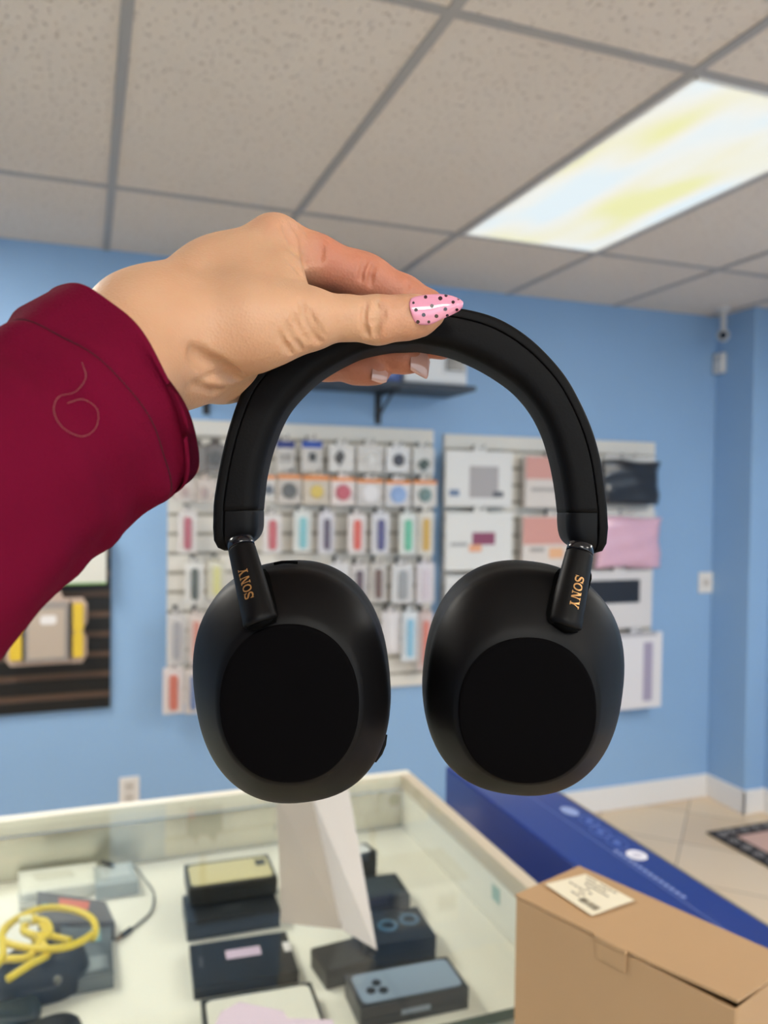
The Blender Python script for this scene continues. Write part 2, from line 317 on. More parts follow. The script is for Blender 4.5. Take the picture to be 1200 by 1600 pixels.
def package(name, label, cat, group, x0, y0, x1, y1, card, prod, pcol, header=None, depth=.012, yf=None, lean=0, pbox=None, which='left white slatwall', hooked=True, wrap=True):
    yf = yf or WY-.095
    a, b_ = on_y(x0, y0, yf), on_y(x1, y1, yf); X0, X1, Z1, Z0 = a.x, b_.x, a.z, b_.z; w, h = X1-X0, Z1-Z0; cx = (X0+X1)/2
    t = thing(name, label, cat, (cx, yf, Z0), group)
    bm = bmesh.new(); rrect(bm, X0, X1, Z0, Z1-.012, yf, yf+max(.003, depth), min(.005, w*.1)); rrect(bm, cx-w*.22, cx+w*.22, Z1-.015, Z1+.006, yf, yf+.002, .004)
    mesh_obj('card', bm, M(card, .45), t)
    if header: 
        bm = bmesh.new(); rrect(bm, X0-.0005, X1+.0005, Z1-.012-h*header[1], Z1-.0115, yf-.0015, yf+.003, .002); mesh_obj('header_strip', bm, M(header[0], .45), t)
    q = pbox or {'strap': (.30, .70, .08, .86), 'round': (.2, .8, .22, .68), 'bud': (.25, .75, .3, .65), 'coil': (.12, .88, .2, .75), 'block': (.2, .8, .2, .7), 'cord': (.2, .8, .12, .8)}[prod]
    px0, px1, pz0, pz1 = X0+w*q[0], X0+w*q[1], Z0+(h-.012)*q[2], Z0+(h-.012)*q[3]; pc, pz = (px0+px1)/2, (pz0+pz1)/2; bm = bmesh.new(); ya = yf-.0095
    if prod == 'strap':
        r = (px1-px0)*.49; rrect(bm, px0, px1, pz0, pz1, ya, yf-.0002, r, 5)
        for k in range(5): box(bm, pc-r*.25, pc+r*.25, ya-.001, ya+.001, pz0+(pz1-pz0)*(.12+.07*k), pz0+(pz1-pz0)*(.14+.07*k))
    elif prod == 'round':
        r = (px1-px0)/2; tube(bm, [(pc, yf, pz), (pc, ya-.001, pz), (pc, ya-.003, pz)], [r, r, r*.8], 20)
        tube(bm, [(pc+r*math.cos(s)*1.05, yf-.003, pz+r*math.sin(s)*1.05) for s in [k*math.pi/8 for k in range(16)]], .002, 6, True)
    elif prod == 'bud':
        for s in (-1, 1):
            bmesh.ops.create_uvsphere(bm, u_segments=12, v_segments=8, radius=w*.12, matrix=Matrix.Translation((pc+s*w*.16, yf-.005, pz+h*.05))); tube(bm, [(pc+s*w*.16, yf-.005, pz+h*.04), (pc+s*w*.14, yf-.005, pz-h*.13)], w*.045, 8)
    elif prod in ('coil', 'cord'):
        r = (px1-px0)/2; n = 60; pts = [(pc+(r*(.55+.35*math.cos(k*.35)))*math.cos(k*.42), yf-.004-.004*(k % 3)/2, pz+(pz1-pz0)*.5*(.75+.2*math.sin(k*.3))*math.sin(k*.42)) for k in range(n)]
        tube(bm, pts, .0028, 6); box(bm, pc-r*.35, pc+r*.35, yf-.012, yf-.001, pz-.012, pz+.012, bev=.002)
    else: box(bm, px0, px1, ya-.002, yf-.0002, pz0, pz1, bev=min(.004, (px1-px0)*.2), seg=2)
    mesh_obj({'strap': 'strap', 'round': 'charging_puck', 'bud': 'earbuds', 'coil': 'coiled_cable', 'cord': 'cable', 'block': 'product'}[prod], bm, M(pcol, .4), t, prod in ('bud', 'coil', 'cord'))
    if wrap:
        bm = bmesh.new(); rrect(bm, X0+w*.06, X1-w*.06, Z0+.004, Z1-.016-h*(header[1] if header else .02), yf-.0165, yf-.0158, .004); rrect(bm, X0+w*.06, X0+w*.07, Z0+.004, Z1-.02-h*(header[1] if header else 0), yf-.016, yf-.0003, .0005); rrect(bm, X1-w*.07, X1-w*.06, Z0+.004, Z1-.02-h*(header[1] if header else 0), yf-.016, yf-.0003, .0005)
        mesh_obj('clear_cover', bm, m_bag, t)
    if hooked: hook(cx, Z1-.002, yf, which, label)
G1 = 'earphone and charger packs in the top row'; G2 = 'orange topped packs in the second row'; G3 = 'watch strap packs in the middle row'; G4 = 'packs in the fourth row'; G5 = 'packs in the lower rows'
P = package
P('earbud_pack', 'grey earbud pack with navy header, top row, right beside the band', 'package', G1, 432, 684, 460, 738, 'C9C4BF', 'bud', '9C9894', ('27367A', .2))
P('charger_pack', 'pack with royal blue header and a small black cube charger, top row', 'package', G1, 472, 684, 503, 738, 'D2CDC8', 'block', '17181C', ('2A4FA8', .2), pbox=(.35, .68, .35, .62))
P('cable_pack', 'white pack holding a coiled black cable, top row', 'package', G1, 515, 690, 553, 737, 'E4E2E0', 'coil', '3A3A3C', pbox=(.2, .6, .2, .8))
P('cable_pack', 'white pack holding a coiled white cable, top row', 'package', G1, 559, 690, 598, 738, 'DAD7D4', 'coil', 'F2F1EF')
P('charger_pack', 'white pack with a dark navy round charger, top row', 'package', G1, 604, 694, 640, 738, 'E8E8EA', 'round', '22253A', pbox=(.3, .75, .25, .72))
P('cable_pack', 'clear topped pack with a dark green coil, right end of top row', 'package', G1, 646, 694, 678, 740, 'D8D8D6', 'coil', '3F5650', pbox=(.2, .8, .08, .55))
P('earphone_pack', 'grey pack with a dark round case half behind the band, second row', 'package', G2, 409, 738, 430, 783, 'D6D0CA', 'round', '4C5364', ('E08A4A', .12))
P('earbud_case_pack', 'orange topped pack with a charcoal round case, second row', 'package', G2, 434, 737, 470, 787, 'CFC6BE', 'round', '4A4A48', ('E68E48', .12))
P('earbud_case_pack', 'orange topped pack with a yellow case, second row', 'package', G2, 474, 738, 514, 788, 'D4C8B8', 'round', 'E2C653', ('E68E48', .14), pbox=(.3, .75, .2, .68))
P('earbud_case_pack', 'orange topped pack with a red case, second row', 'package', G2, 518, 741, 554, 789, 'F0E6E4', 'round', 'CC5468', ('E68E48', .12))
P('earbud_case_pack', 'orange topped pack with a plain white case, second row', 'package', G2, 558, 744, 598, 790, 'D8D4D2', 'round', 'EFEDF0', ('E68E48', .12))
P('earbud_case_pack', 'orange topped pack with a pale blue case, second row', 'package', G2, 603, 746, 641, 791, 'E4E2E4', 'round', '92B2E4', ('E68E48', .12))
P('earbud_case_pack', 'orange topped pack with grey green case, right end of second row', 'package', G2, 646, 746, 682, 792, 'DCD9D6', 'round', '6E8C88', ('E68E48', .12), pbox=(.25, .75, .2, .7))
P('phone_case_pack', 'beige pack with faint red print close to the sleeve, second row', 'package', G2, 273, 742, 304, 782, 'CFC2BA', 'block', 'B49A94', pbox=(.3, .7, .2, .6))
P('phone_case_pack', 'beige pack with a brown print between the sleeve and the band, second row', 'package', G2, 307, 742, 335, 784, 'CBBDB4', 'block', 'A88F8A', pbox=(.25, .6, .15, .6))
P('lanyard_pack', 'dark pack with a rainbow coloured lanyard beside the sleeve, top row', 'package', G1, 297, 690, 322, 740, '6A615C', 'strap', 'D96A3E', pbox=(.05, .45, .05, .4))
P('headset_pack', 'dark brown headset pack against the left of the band, top row', 'package', G1, 322, 688, 352, 738, '5C5450', 'coil', '2E2A28')
def straps(rows, grp, cat='package'):
    for x0, y0, x1, y1, card, col, label, name in rows: P(name, label, cat, grp, x0, y0, x1, y1, card, 'strap', col)
straps([(279, 793, 307, 864, 'DCD6D2', 'AE3A54', 'pack with a crimson watch strap just left of the band, middle row', 'watch_strap_pack'),
 (411, 799, 440, 864, 'E4E0DE', 'C2424C', 'pack with a deep red watch strap just right of the band, middle row', 'watch_strap_pack'),
 (460, 794, 486, 862, 'E4E6E4', '7FC4CE', 'pack with a pale turquoise watch strap, middle row', 'watch_strap_pack'),
 (499, 797, 522, 864, 'E4E2EA', '584862', 'tilted pack with a dark plum watch strap, middle row', 'watch_strap_pack'),
 (545, 799, 571, 864, 'ECE6E6', 'E2604E', 'pack with an orange red watch strap, middle row', 'watch_strap_pack'),
 (582, 798, 608, 865, 'E6E6EC', '4C4A86', 'pack with a navy violet watch strap, middle row', 'watch_strap_pack'),
 (625, 798, 650, 866, 'E8ECEA', '62C4A2', 'pack with a mint green watch strap, middle row', 'watch_strap_pack'),
 (654, 796, 677, 866, 'E6E2DA', 'D8AE3E', 'pack with a mustard watch strap, right end of middle row', 'watch_strap_pack')], G3)
straps([(290, 874, 318, 942, 'E2E0DC', '45504A', 'white pack with a dark green strap in the left of the fourth row', 'watch_strap_pack'),
 (325, 872, 352, 934, 'D6D2C2', 'D8D48C', 'pack with a pale yellow strap partly behind the left earcup', 'watch_strap_pack'),
 (516, 876, 545, 940, 'E4E2E4', 'CFCBCE', 'plain white pack above the left earcup, fourth row', 'cable_pack'),
 (549, 878, 574, 942, 'DAD6D6', '5E4A58', 'pack with thin dark purple strip, fourth row', 'cable_pack'),
 (579, 876, 603, 940, 'D4D0CC', '6A4A40', 'pack with a brown strap, fourth row', 'watch_strap_pack'),
 (613, 878, 645, 942, 'DEDEE0', '9FA2A6', 'wide white pack with a grey strip, fourth row', 'cable_pack'),
 (652, 876, 678, 942, 'E4E0E6', 'DCD0DA', 'white pack with faint lilac print, right end of fourth row', 'cable_pack')], G4)
straps([(262, 955, 290, 1036, 'D4D0CE', 'A6A4AA', 'pale pack with a grey strip low on the left', 'cable_pack'),
 (295, 955, 318, 1036, 'D8CCC6', 'D8907E', 'pack with a coral strip beside the left earcup', 'watch_strap_pack'),
 (598, 952, 624, 1020, 'E2DEE0', 'EAE6E8', 'plain white pack right of the left earcup', 'cable_pack'),
 (629, 952, 652, 1032, 'E2E8EE', '8AC4E2', 'white pack with a sky blue strap between the earcups', 'watch_strap_pack'),
 (655, 953, 675, 1046, 'D6C4C2', 'DE7E6E', 'pack with a coral orange strap at the panel edge between the earcups', 'watch_strap_pack'),
 (255, 1040, 287, 1114, 'E2D8D6', 'CE6A54', 'white pack with a red orange strip, lowest on the left slatwall', 'cable_pack'),
 (290, 1042, 314, 1114, 'DCD2CC', '5E78A8', 'pack with a blue strip beside the left earcup, lowest row', 'cable_pack')], G5)
RW = 'right white slatwall'; GR = 'tablet and laptop packs on the right slatwall'
def flatpack(name, label, cat, x0, y0, x1, y1, card, pics, depth=.02, yf=None, m=None):
    yf = yf or WY-.085; a, b_ = on_y(x0, y0, yf), on_y(x1, y1, yf); t = thing(name, label, cat, (a.x, yf, b_.z), GR)
    bm = bmesh.new(); box(bm, a.x, b_.x, yf, yf+depth, b_.z, a.z, bev=.003); cx = (a.x+b_.x)/2
    rrect(bm, cx-.03, cx+.03, a.z-.004, a.z+.022, yf+.001, yf+.003, .005); mesh_obj('box', bm, m or M(card, .4), t)
    for k, (u0, v0, u1, v1, col, nm) in enumerate(pics):
        p0, p1 = on_y(u0, v0, yf), on_y(u1, v1, yf); bm = bmesh.new(); rrect(bm, max(p0.x, a.x-.0006), min(p1.x, b_.x+.0006), p1.z, p0.z, yf-.0012-.0006*(k+1), yf-.0002, .003); mesh_obj(nm, bm, M(col, .4), t)
    hook(cx, a.z+.013, yf, RW, label); return t
flatpack('laptop_sleeve_box', 'white box picturing a grey laptop sleeve, top left of right slatwall', 'box', 697, 703, 800, 792, 'DEDEDD', [(734, 728, 778, 778, 'A9A5A6', 'printed_picture'), (702, 765, 717, 775, '6A7FA0', 'logo_mark'), (770, 768, 786, 777, '5F626A', 'logo_mark')])
flatpack('tablet_case_box', 'box with salmon pink upper half and beige lower half, upper one of two', 'box', 822, 712, 905, 794, 'D8D0CA', [(822, 713, 900, 750, 'D29A90', 'printed_picture'), (830, 762, 868, 768, 'A8A29E', 'text_line')], .035)
flatpack('tablet_case_box', 'white box with a small maroon tablet case and orange patch picture', 'box', 697, 800, 800, 890, 'E0E0DE', [(738, 832, 773, 851, '8E4A66', 'printed_picture'), (733, 851, 752, 862, 'E4A884', 'logo_mark'), (704, 848, 730, 853, 'A9A9AA', 'text_line')])
flatpack('tablet_case_box', 'box with salmon pink top and orange oval, under the other pink box', 'box', 818, 806, 908, 886, 'DCD4CE', [(808, 808, 902, 850, 'D69C92', 'printed_picture'), (858, 856, 880, 872, 'E8B48A', 'logo_mark'), (828, 856, 850, 862, 'A8A29E', 'text_line')], .035)
flatpack('tablet_case_box', 'plain pale box low between the right earcup and the gap', 'box', 697, 900, 800, 985, 'D9DADA', [(703, 915, 750, 922, 'B9BCC0', 'text_line')])
flatpack('tablet_case_box', 'white box with a long black tablet case across its window', 'box', 915, 893, 1018, 980, 'D6D3D4', [(905, 908, 999, 941, '23262F', 'printed_picture')])
flatpack('screen_protector_box', 'tall white box with a thin mauve stripe, lowest on the right slatwall', 'box', 952, 992, 1033, 1104, 'E0DEE2', [(1006, 1004, 1018, 1094, 'A49CB4', 'stripe'), (960, 990, 1026, 993, 'B6B4BA', 'text_line')])
def pouch(name, label, x0, y0, x1, y1, col, m2):
    yf = WY-.09; a, b_ = on_y(x0, y0, yf), on_y(x1, y1, yf); t = thing(name, label, 'pouch', (a.x, yf, b_.z), GR); n = 16; rnd = random.Random(x0); bm = bmesh.new(); g = []
    for s in (0, 1):
        rows = []
        for j in range(n+1):
            rw = []
            for i in range(n+1):
                u, v = i/n, j/n; bulge = .022*(16*u*(1-u)*v*(1-v))**.4+.002; wv = .004*math.sin(9*u+5*v)+.003*math.sin(17*v-6*u+x0)
                rw.append(bm.verts.new((a.x+(b_.x-a.x)*(u+.02*math.sin(7*v)), yf+(-bulge-wv if s == 0 else .012), b_.z+(a.z-b_.z)*(v+.02*math.sin(6*u)))))
            rows.append(rw)
        for j in range(n):
            for i in range(n): bm.faces.new([rows[j][i], rows[j][i+1], rows[j+1][i+1], rows[j+1][i]])
        g.append(rows)
    per = lambda r: r[0]+[r[j][n] for j in range(1, n+1)]+r[n][-2::-1]+[r[j][0] for j in range(n-1, 0, -1)]
    A, B = per(g[0]), per(g[1])
    for k in range(len(A)): bm.faces.new([A[k], A[(k+1) % len(A)], B[(k+1) % len(A)], B[k]])
    mesh_obj('pouch', bm, mat('pouch_'+col, col, .3, coat=.4), t, True)
    bm = bmesh.new(); cx = (a.x+b_.x)/2; rrect(bm, a.x+.02, b_.x-.02, a.z-.012, a.z+.028, yf-.002, yf+.002, .004); mesh_obj('clear_header', bm, m_bag2, t); hook(cx, a.z+.02, yf, RW, label)
pouch('laptop_sleeve', 'black laptop sleeve in shiny plastic at the top right of the slatwall', 940, 718, 1028, 788, '26272C', 0)
pouch('laptop_sleeve', 'pale pink laptop sleeve in shiny plastic under the black one', 932, 808, 1030, 886, 'DDB2C6', 0)

# packs on the black slatwall
t0 = on_y(128, 850, WY-.08); t1 = on_y(166, 912, WY-.08)
t = thing('accessory_card', 'white hanging card with a green lower edge on the black slatwall', 'package', (t0.x, WY-.08, t1.z))
bm = bmesh.new(); rrect(bm, t0.x-.12, t1.x, t1.z, t0.z+.06, WY-.08, WY-.074, .004); mesh_obj('card', bm, M('DAD8CE', .45), t)
bm = bmesh.new(); rrect(bm, t0.x-.12, t1.x+.0005, t1.z-.0005, t1.z+.006, WY-.0815, WY-.073, .001); mesh_obj('green_edge', bm, M('7EA85E', .45), t)
hook((t0.x-.12+t1.x)/2, t0.z+.055, WY-.08, 'black slatwall', 'green edged card on the black slatwall')
yf = WY-.10; a, b_ = on_y(8, 938, yf), on_y(136, 1036, yf)
t = thing('rugged_case_pack', 'clear blister pack with a grey tablet case between yellow side grips', 'package', (a.x, yf, b_.z)); w = b_.x-a.x; h = a.z-b_.z
bm = bmesh.new(); pts = []
for x, z in ((0, .1), (.06, 0), (.94, 0), (1, .12), (1, .38), (.96, .46), (.96, .54), (1, .62), (1, .9), (.94, 1), (.7, 1.0), (.66, 1.12), (.34, 1.12), (.3, 1), (.06, 1), (0, .9), (0, .62), (.04, .54), (.04, .46), (0, .38)): pts.append((a.x+w*x, yf+.012, b_.z+h*z))
prism(bm, pts, (0, .008, 0)); mesh_obj('backing_card', bm, M('C0A99A', .4), t)
bm = bmesh.new(); rrect(bm, a.x+w*.24, a.x+w*.76, b_.z+h*.07, b_.z+h*.95, yf-.008, yf+.0118, .006); mesh_obj('grey_case', bm, M('9A928C', .4), t)
bm = bmesh.new(); rrect(bm, a.x+w*.28, a.x+w*.72, b_.z+h*.12, b_.z+h*.85, yf-.0095, yf-.0082, .004); mesh_obj('paper_insert', bm, M('B8A898', .45), t)
bm = bmesh.new(); rrect(bm, a.x+w*.42, a.x+w*.62, b_.z+h*.62, b_.z+h*.76, yf-.0105, yf-.0097, .01); mesh_obj('white_mark', bm, M('E6E2E0', .4), t)
for s in ((.05, .2), (.82, .95)):
    bm = bmesh.new(); rrect(bm, a.x+w*s[0], a.x+w*s[1], b_.z+h*.10, b_.z+h*.46, yf-.006, yf+.0118, .008); rrect(bm, a.x+w*s[0], a.x+w*s[1], b_.z+h*.5, b_.z+h*.92, yf-.006, yf+.0118, .008); rrect(bm, a.x+w*(s[0]+.02), a.x+w*(s[1]-.02), b_.z+h*.4, b_.z+h*.6, yf-.004, yf+.0118, .003); mesh_obj('yellow_grip', bm, M('E0BE3A', .4), t)
for s in (.225, .79):
    bm = bmesh.new(); rrect(bm, a.x+w*(s-.012), a.x+w*(s+.012), b_.z+h*.07, b_.z+h*.95, yf-.007, yf+.0118, .002); mesh_obj('dark_edge', bm, M('3B3836', .4), t)
hook(a.x+w*.5, a.z+.012, yf+.012, 'black slatwall', 'yellow gripped tablet case pack on the black slatwall')

# ---------------------------------------------------------------- the glass counter
CX0, CX1, CY0, CY1, TZ, SZ = -1.05, .632, .42, 1.545, .945, .84
m_cf = mat('cream_counter_frame', 'EFEADC', .35); m_sh = mat('white_shelf_laminate', 'F3EFE4', .35)
t = thing('glass_display_counter', 'cream framed glass display counter holding boxed phones', 'display case', (CX0, CY0, 0))
bm = bmesh.new()
for a in ((CX0, CX1, CY1-.022, CY1), (CX0, CX1, CY0, CY0+.022), (CX0, CX0+.022, CY0+.022, CY1-.022)): box(bm, *a, TZ-.03, TZ, bev=.002)
for x, y in ((CX0, CY0), (CX0, CY1-.022), (CX1-.022, CY1-.022), (CX1-.022, CY0)): box(bm, x, x+.022, y, y+.022, .08, TZ-.0301)
mesh_obj('frame', bm, m_cf, t)
bm = bmesh.new(); box(bm, CX1-.022, CX1, CY0+.0221, CY1-.0221, TZ-.03, TZ, bev=.002); o = mesh_obj('side_rail', bm, mat('tan_rail', 'CDBFA9', .35), t)
bm = bmesh.new(); box(bm, CX0+.0225, CX1-.0225, CY0+.0225, CY1-.0225, TZ-.007, TZ-.001); mesh_obj('glass_top', bm, glass_mat('counter_glass', 'FAFCFA'), t)
bm = bmesh.new(); box(bm, CX0+.022, CX1-.0225, .925, CY1-.03, SZ-.012, SZ, bev=.001); mesh_obj('white_shelf', bm, m_sh, t)
bm = bmesh.new(); box(bm, CX0+.022, CX1-.0225, .9225, .9248, SZ-.013, SZ+.001); mesh_obj('shelf_edge', bm, M('3C4C46', .2), t)
def back_mat():
    return mat('brushed_mirror_back', 'CCC9BC', .22, metal=.55, noise=.08, nscale=6)
bm = bmesh.new(); box(bm, CX0+.022, CX1-.022, CY1-.029, CY1-.0225, .1, TZ-.031); mesh_obj('back_panel', bm, back_mat(), t)
bm = bmesh.new(); box(bm, CX1-.022, CX1-.016, CY0+.022, CY1-.0225, .1, TZ-.031); sp = mesh_obj('side_panel', bm, mat('pale_side_panel', 'EFECE2', .2, noise=.03, nscale=5), t)
p = on_x(775, 1397, CX1-.022)
bm = bmesh.new(); box(bm, CX1-.0226, CX1-.0221, p.y-.013, p.y+.013, p.z-.012, p.z+.012); mesh_obj('teal_sticker', bm, M('9DBDB8', .3), sp)
bm = bmesh.new(); box(bm, CX0, CX1, CY0, CY1, 0, .1, bev=.003); mesh_obj('plinth', bm, M('C9BFAE', .5), t)
bm = bmesh.new(); box(bm, CX0+.022, CX1-.0225, CY0+.03, CY1-.03, .42, .432, bev=.001); mesh_obj('lower_shelf', bm, M('D9CDB4', .4), t)
bm = bmesh.new()
for x in (-.6, -.1, .4):
    box(bm, x, x+.012, .93, CY1-.03, SZ-.03, SZ-.0121)
mesh_obj('shelf_bracket', bm, M('B8B6B0', .35, metal=.5), t)

# boxes on the white shelf
GB = 'phone boxes on the white counter shelf'
def phone_box(label, c, w, d, h, rot, z, body='24272C', top=None, extra=None, name='phone_box', lid=True):
    t = thing(name, label, 'phone box', (c[0], c[1], z), GB); R = Matrix.Translation((c[0], c[1], z))@Matrix.Rotation(rot, 4, 'Z')
    bm = bmesh.new(); box(bm, -w/2, w/2, -d/2, d/2, .0004, h*.45, bev=.0012, mtx=R); mesh_obj('tray', bm, M(body, .35), t)
    bm = bmesh.new(); box(bm, -w/2-.0003, w/2+.0003, -d/2-.0003, d/2+.0003, h*.46, h, bev=.0012, mtx=R); lidp = mesh_obj('lid', bm, M(body, .35), t)
    if top:
        bm = bmesh.new(); v0 = len(bm.verts); pts = []; r = .009; x1, y1 = w/2*top[1], d/2*top[2]
        for cx, cy, a0 in ((x1-r, y1-r, 0), (-x1+r, y1-r, 90), (-x1+r, -y1+r, 180), (x1-r, -y1+r, 270)):
            for k in range(6): a = math.radians(a0+18*k); pts.append(R@Vector((cx+r*math.cos(a), cy+r*math.sin(a), h+.0002)))
        prism(bm, pts, (0, 0, .0004)); mesh_obj('phone_print', bm, M(top[0], .3), lidp)
    for nm, (x0, x1, y0, y1), col in (extra or []):
        bm = bmesh.new(); box(bm, x0*w/2, x1*w/2, y0*d/2, y1*d/2, h+.0006, h+.0011, bev=.0002, seg=1, mtx=R); mesh_obj(nm, bm, M(col, .4), lidp)
    return t, R, lidp
def lens_rings(R, lidp, spots, z, r, col):
    for x, y in spots:
        bm = bmesh.new(); tube(bm, [R@Vector((x+r*math.cos(a), y+r*math.sin(a), z)) for a in [k*math.pi/10 for k in range(20)]], r*.22, 6, True); mesh_obj('printed_lens', bm, M(col, .3), lidp)
t, R, l = phone_box('dark box with a blue grey phone printed on it, nearest the cardboard box', (.404, .982), .149, .074, .03, -.03, SZ, '2B2E33', ('8C9DB2', .93, .84))
for x, y in ((-.052, -.008), (-.040, .006), (-.036, -.012)):
    bm = bmesh.new(); tube(bm, [R@Vector((x, y, .0306)), R@Vector((x, y, .0320))], .0062, 16); mesh_obj('printed_lens', bm, M('2A3038', .25), l)
bm = bmesh.new(); box(bm, -.02, .02, -.0378, -.0372, .011, .018, mtx=R); mesh_obj('side_text', bm, M('7F8894', .35), l)
t, R, l = phone_box('black box with two blue lens rings printed on its lid', (.430, 1.10), .105, .085, .04, -.06, SZ, '15171B')
lens_rings(R, l, ((-.008, .0), (.028, .008)), .0404, .013, '3F6480')
phone_box('black box half hidden behind the white card, behind the ringed one', (.452, 1.225), .085, .075, .036, -.05, SZ, '1F2327', ('39424A', .8, .8))
phone_box('small upright black box with white front, farthest back beside the card', (.452, 1.325), .05, .04, .055, .2, SZ, '2A2C30', ('E6E6E6', .7, .8), name='accessory_box')
phone_box('black box whose corner shows under the white card', (.345, 1.075), .075, .06, .028, .1, SZ, '1B1C1E')
phone_box('low black box under the gold lidded one', (.218, 1.265), .142, .085, .03, -.03, SZ, '1F2227', None, [('front_seal', (-.2, .2, -.6, -.3), '34383C')])
phone_box('box with a pale gold phone printed on its lid', (.2245, 1.31), .14, .088, .028, -.03, SZ+.0305, '2A2823', ('DCD0A0', .93, .82), [('printed_lens', (.62, .86, .1, .6), '4A463C')])
t, R, l = phone_box('flat black box with a lilac price label', (.212, 1.127), .142, .105, .018, -.06, SZ, '141517', None, [('price_label', (-.32, .38, .0, .42), 'D4BCD2'), ('white_tag', (.84, .99, -.05, .4), 'E4DEE0'), ('printed_text', (-.85, -.78, -.2, .3), '4C4C52')])
t, R, l = phone_box('black rimmed box with a white phone on its lid, cut by the lilac sheet', (.212, .992), .145, .095, .022, -.06, SZ, '1C1C1C', ('E6E2D8', .93, .86))
# left pile
def loft_blob(bm, c, rx, ry, h, z0, n=28, e=2.6, seed=0):
    rings = []
    for zf, s in ((0, .88), (.12, 1), (.5, 1.02), (.8, .93), (.95, .78), (1, .5)):
        rings.append([(c[0]+rx*s*math.copysign(abs(math.cos(a))**(2/e), math.cos(a))*(1+.04*math.sin(3*a+seed)), c[1]+ry*s*math.copysign(abs(math.sin(a))**(2/e), math.sin(a)), z0+h*zf+.003*math.sin(2*a+seed)*zf) for a in [2*math.pi*k/n for k in range(n)]])
    loft(bm, rings)
def shelf_box(name, label, cat, px, h, body, z=SZ, parts=(), m=None, grp='loose accessories on the left of the counter shelf'):
    pts = [on_z(x, y, z+h) for x, y in px]; c = sum(pts, Vector())/4; t = thing(name, label, cat, (c.x, c.y, z), grp)
    bm = bmesh.new(); prism(bm, [(p.x, p.y, z+.0004) for p in pts], (0, 0, h)); bmesh.ops.bevel(bm, geom=bm.edges[:], offset=.0012, segments=1, affect='EDGES'); o = mesh_obj('shell', bm, m or M(body, .35), t)
    for nm, pp, col, hh in parts:
        bm = bmesh.new(); prism(bm, [on_z(x, y, z+h+.0006) for x, y in pp], (0, 0, hh)); mesh_obj(nm, bm, M(col, .35), t)
    return t
shelf_box('clear_case', 'clear plastic case with white insert at the back left of the shelf', 'box', [(28, 1362), (150, 1347), (160, 1378), (32, 1398)], .02, 'E2E2DA', parts=[('oval_print', [(50, 1366), (110, 1359), (118, 1368), (58, 1376)], 'D0CFC4', .0008)])
shelf_box('grey_case', 'light grey clear lidded case under the end of the black cable', 'box', [(146, 1354), (205, 1346), (217, 1376), (150, 1385)], .024, 'A9B0B2', parts=[('lid_panel', [(155, 1358), (198, 1351), (206, 1368), (158, 1376)], 'BCC3C6', .001)])
shelf_box('small_grey_tag', 'small square grey tag left of the dark blister pack', 'box', [(28, 1394), (56, 1390), (58, 1416), (30, 1420)], .006, 'BDBBB2')
shelf_box('dark_blister_pack', 'dark grey blister pack with an orange red label beneath the yellow cable', 'package', [(58, 1392), (165, 1408), (180, 1440), (60, 1440)], .03, '6A6462', parts=[('orange_label', [(92, 1404), (140, 1410), (138, 1422), (92, 1418)], 'D8735A', .001), ('teal_mark', [(66, 1412), (76, 1413), (76, 1418), (66, 1417)], '7FA8A8', .001)])
shelf_box('smoky_blister_pack', 'smoky grey blister pack between the black pouch and the cable plug', 'package', [(95, 1440), (172, 1428), (178, 1520), (95, 1535)], .022, '63686A', parts=[('teal_mark', [(142, 1452), (156, 1450), (158, 1470), (146, 1473)], '86B2B4', .001), ('clear_ridge', [(118, 1500), (168, 1492), (170, 1512), (120, 1522)], '8A9296', .001)])
c = on_z(64, 1500, SZ+.04); t = thing('black_pouch', 'round black zip pouch under the coiled yellow cable', 'pouch', (c.x, c.y, SZ))
bm = bmesh.new(); loft_blob(bm, c, .058, .046, .05, SZ+.0006); mesh_obj('pouch_body', bm, mat('black_nylon', '121214', .6, bump=.3, bscale=400), t, True)
bm = bmesh.new(); tube(bm, [(c.x+.0595*math.cos(a)*1.0, c.y+.047*math.sin(a), SZ+.026) for a in [2*math.pi*k/40 for k in range(40)]], .0022, 6, True); mesh_obj('zip', bm, M('2B2B2D', .4), t)
q = on_z(90, 1535, SZ+.045); bm = bmesh.new(); bmesh.ops.create_uvsphere(bm, u_segments=12, v_segments=8, radius=.0055, matrix=Matrix.Translation((q.x, q.y+.002, SZ+.047))); mesh_obj('snap_button', bm, M('6F6A5E', .3, metal=.6), t, True)
YZ = SZ+.057
yc = spline([(-30, 1500), (10, 1500), (45, 1497), (62, 1475), (78, 1462), (70, 1445), (45, 1448), (37, 1462), (55, 1470), (72, 1462), (60, 1440), (30, 1438), (6, 1460), (8, 1478), (60, 1490), (110, 1486), (145, 1466), (146, 1440), (115, 1424), (70, 1422), (30, 1438), (5, 1460), (4, 1500), (-8, 1520)], 8)
t = thing('yellow_cable', 'yellow cable coiled loosely on the black pouch', 'cable', on_z(60, 1470, YZ))
bm = bmesh.new(); N = len(yc); tube(bm, [on_z(p_[0], p_[1], YZ)+Vector((0, 0, .002*(i % 64)/16)) for i, p_ in enumerate(yc)], .005, 10); mesh_obj('cord', bm, M('E6C80A', .35), t, True)
a1 = spline([(12, 1530), (50, 1505), (75, 1490), (60, 1462), (110, 1470)], 8)
bm = bmesh.new(); tube(bm, [on_z(p_[0], p_[1], YZ-.002+.006*math.sin(i*.2)**2) for i, p_ in enumerate(a1)], .005, 10); mesh_obj('loose_end', bm, M('E6C80A', .35), t, True)
bm = bmesh.new(); q = on_z(40, 1438, YZ+.012); tube(bm, [q-Vector((.008, 0, 0)), q+Vector((.008, .002, 0))], .0062, 10); mesh_obj('cable_tie', bm, M('EFEBC8', .3), t)
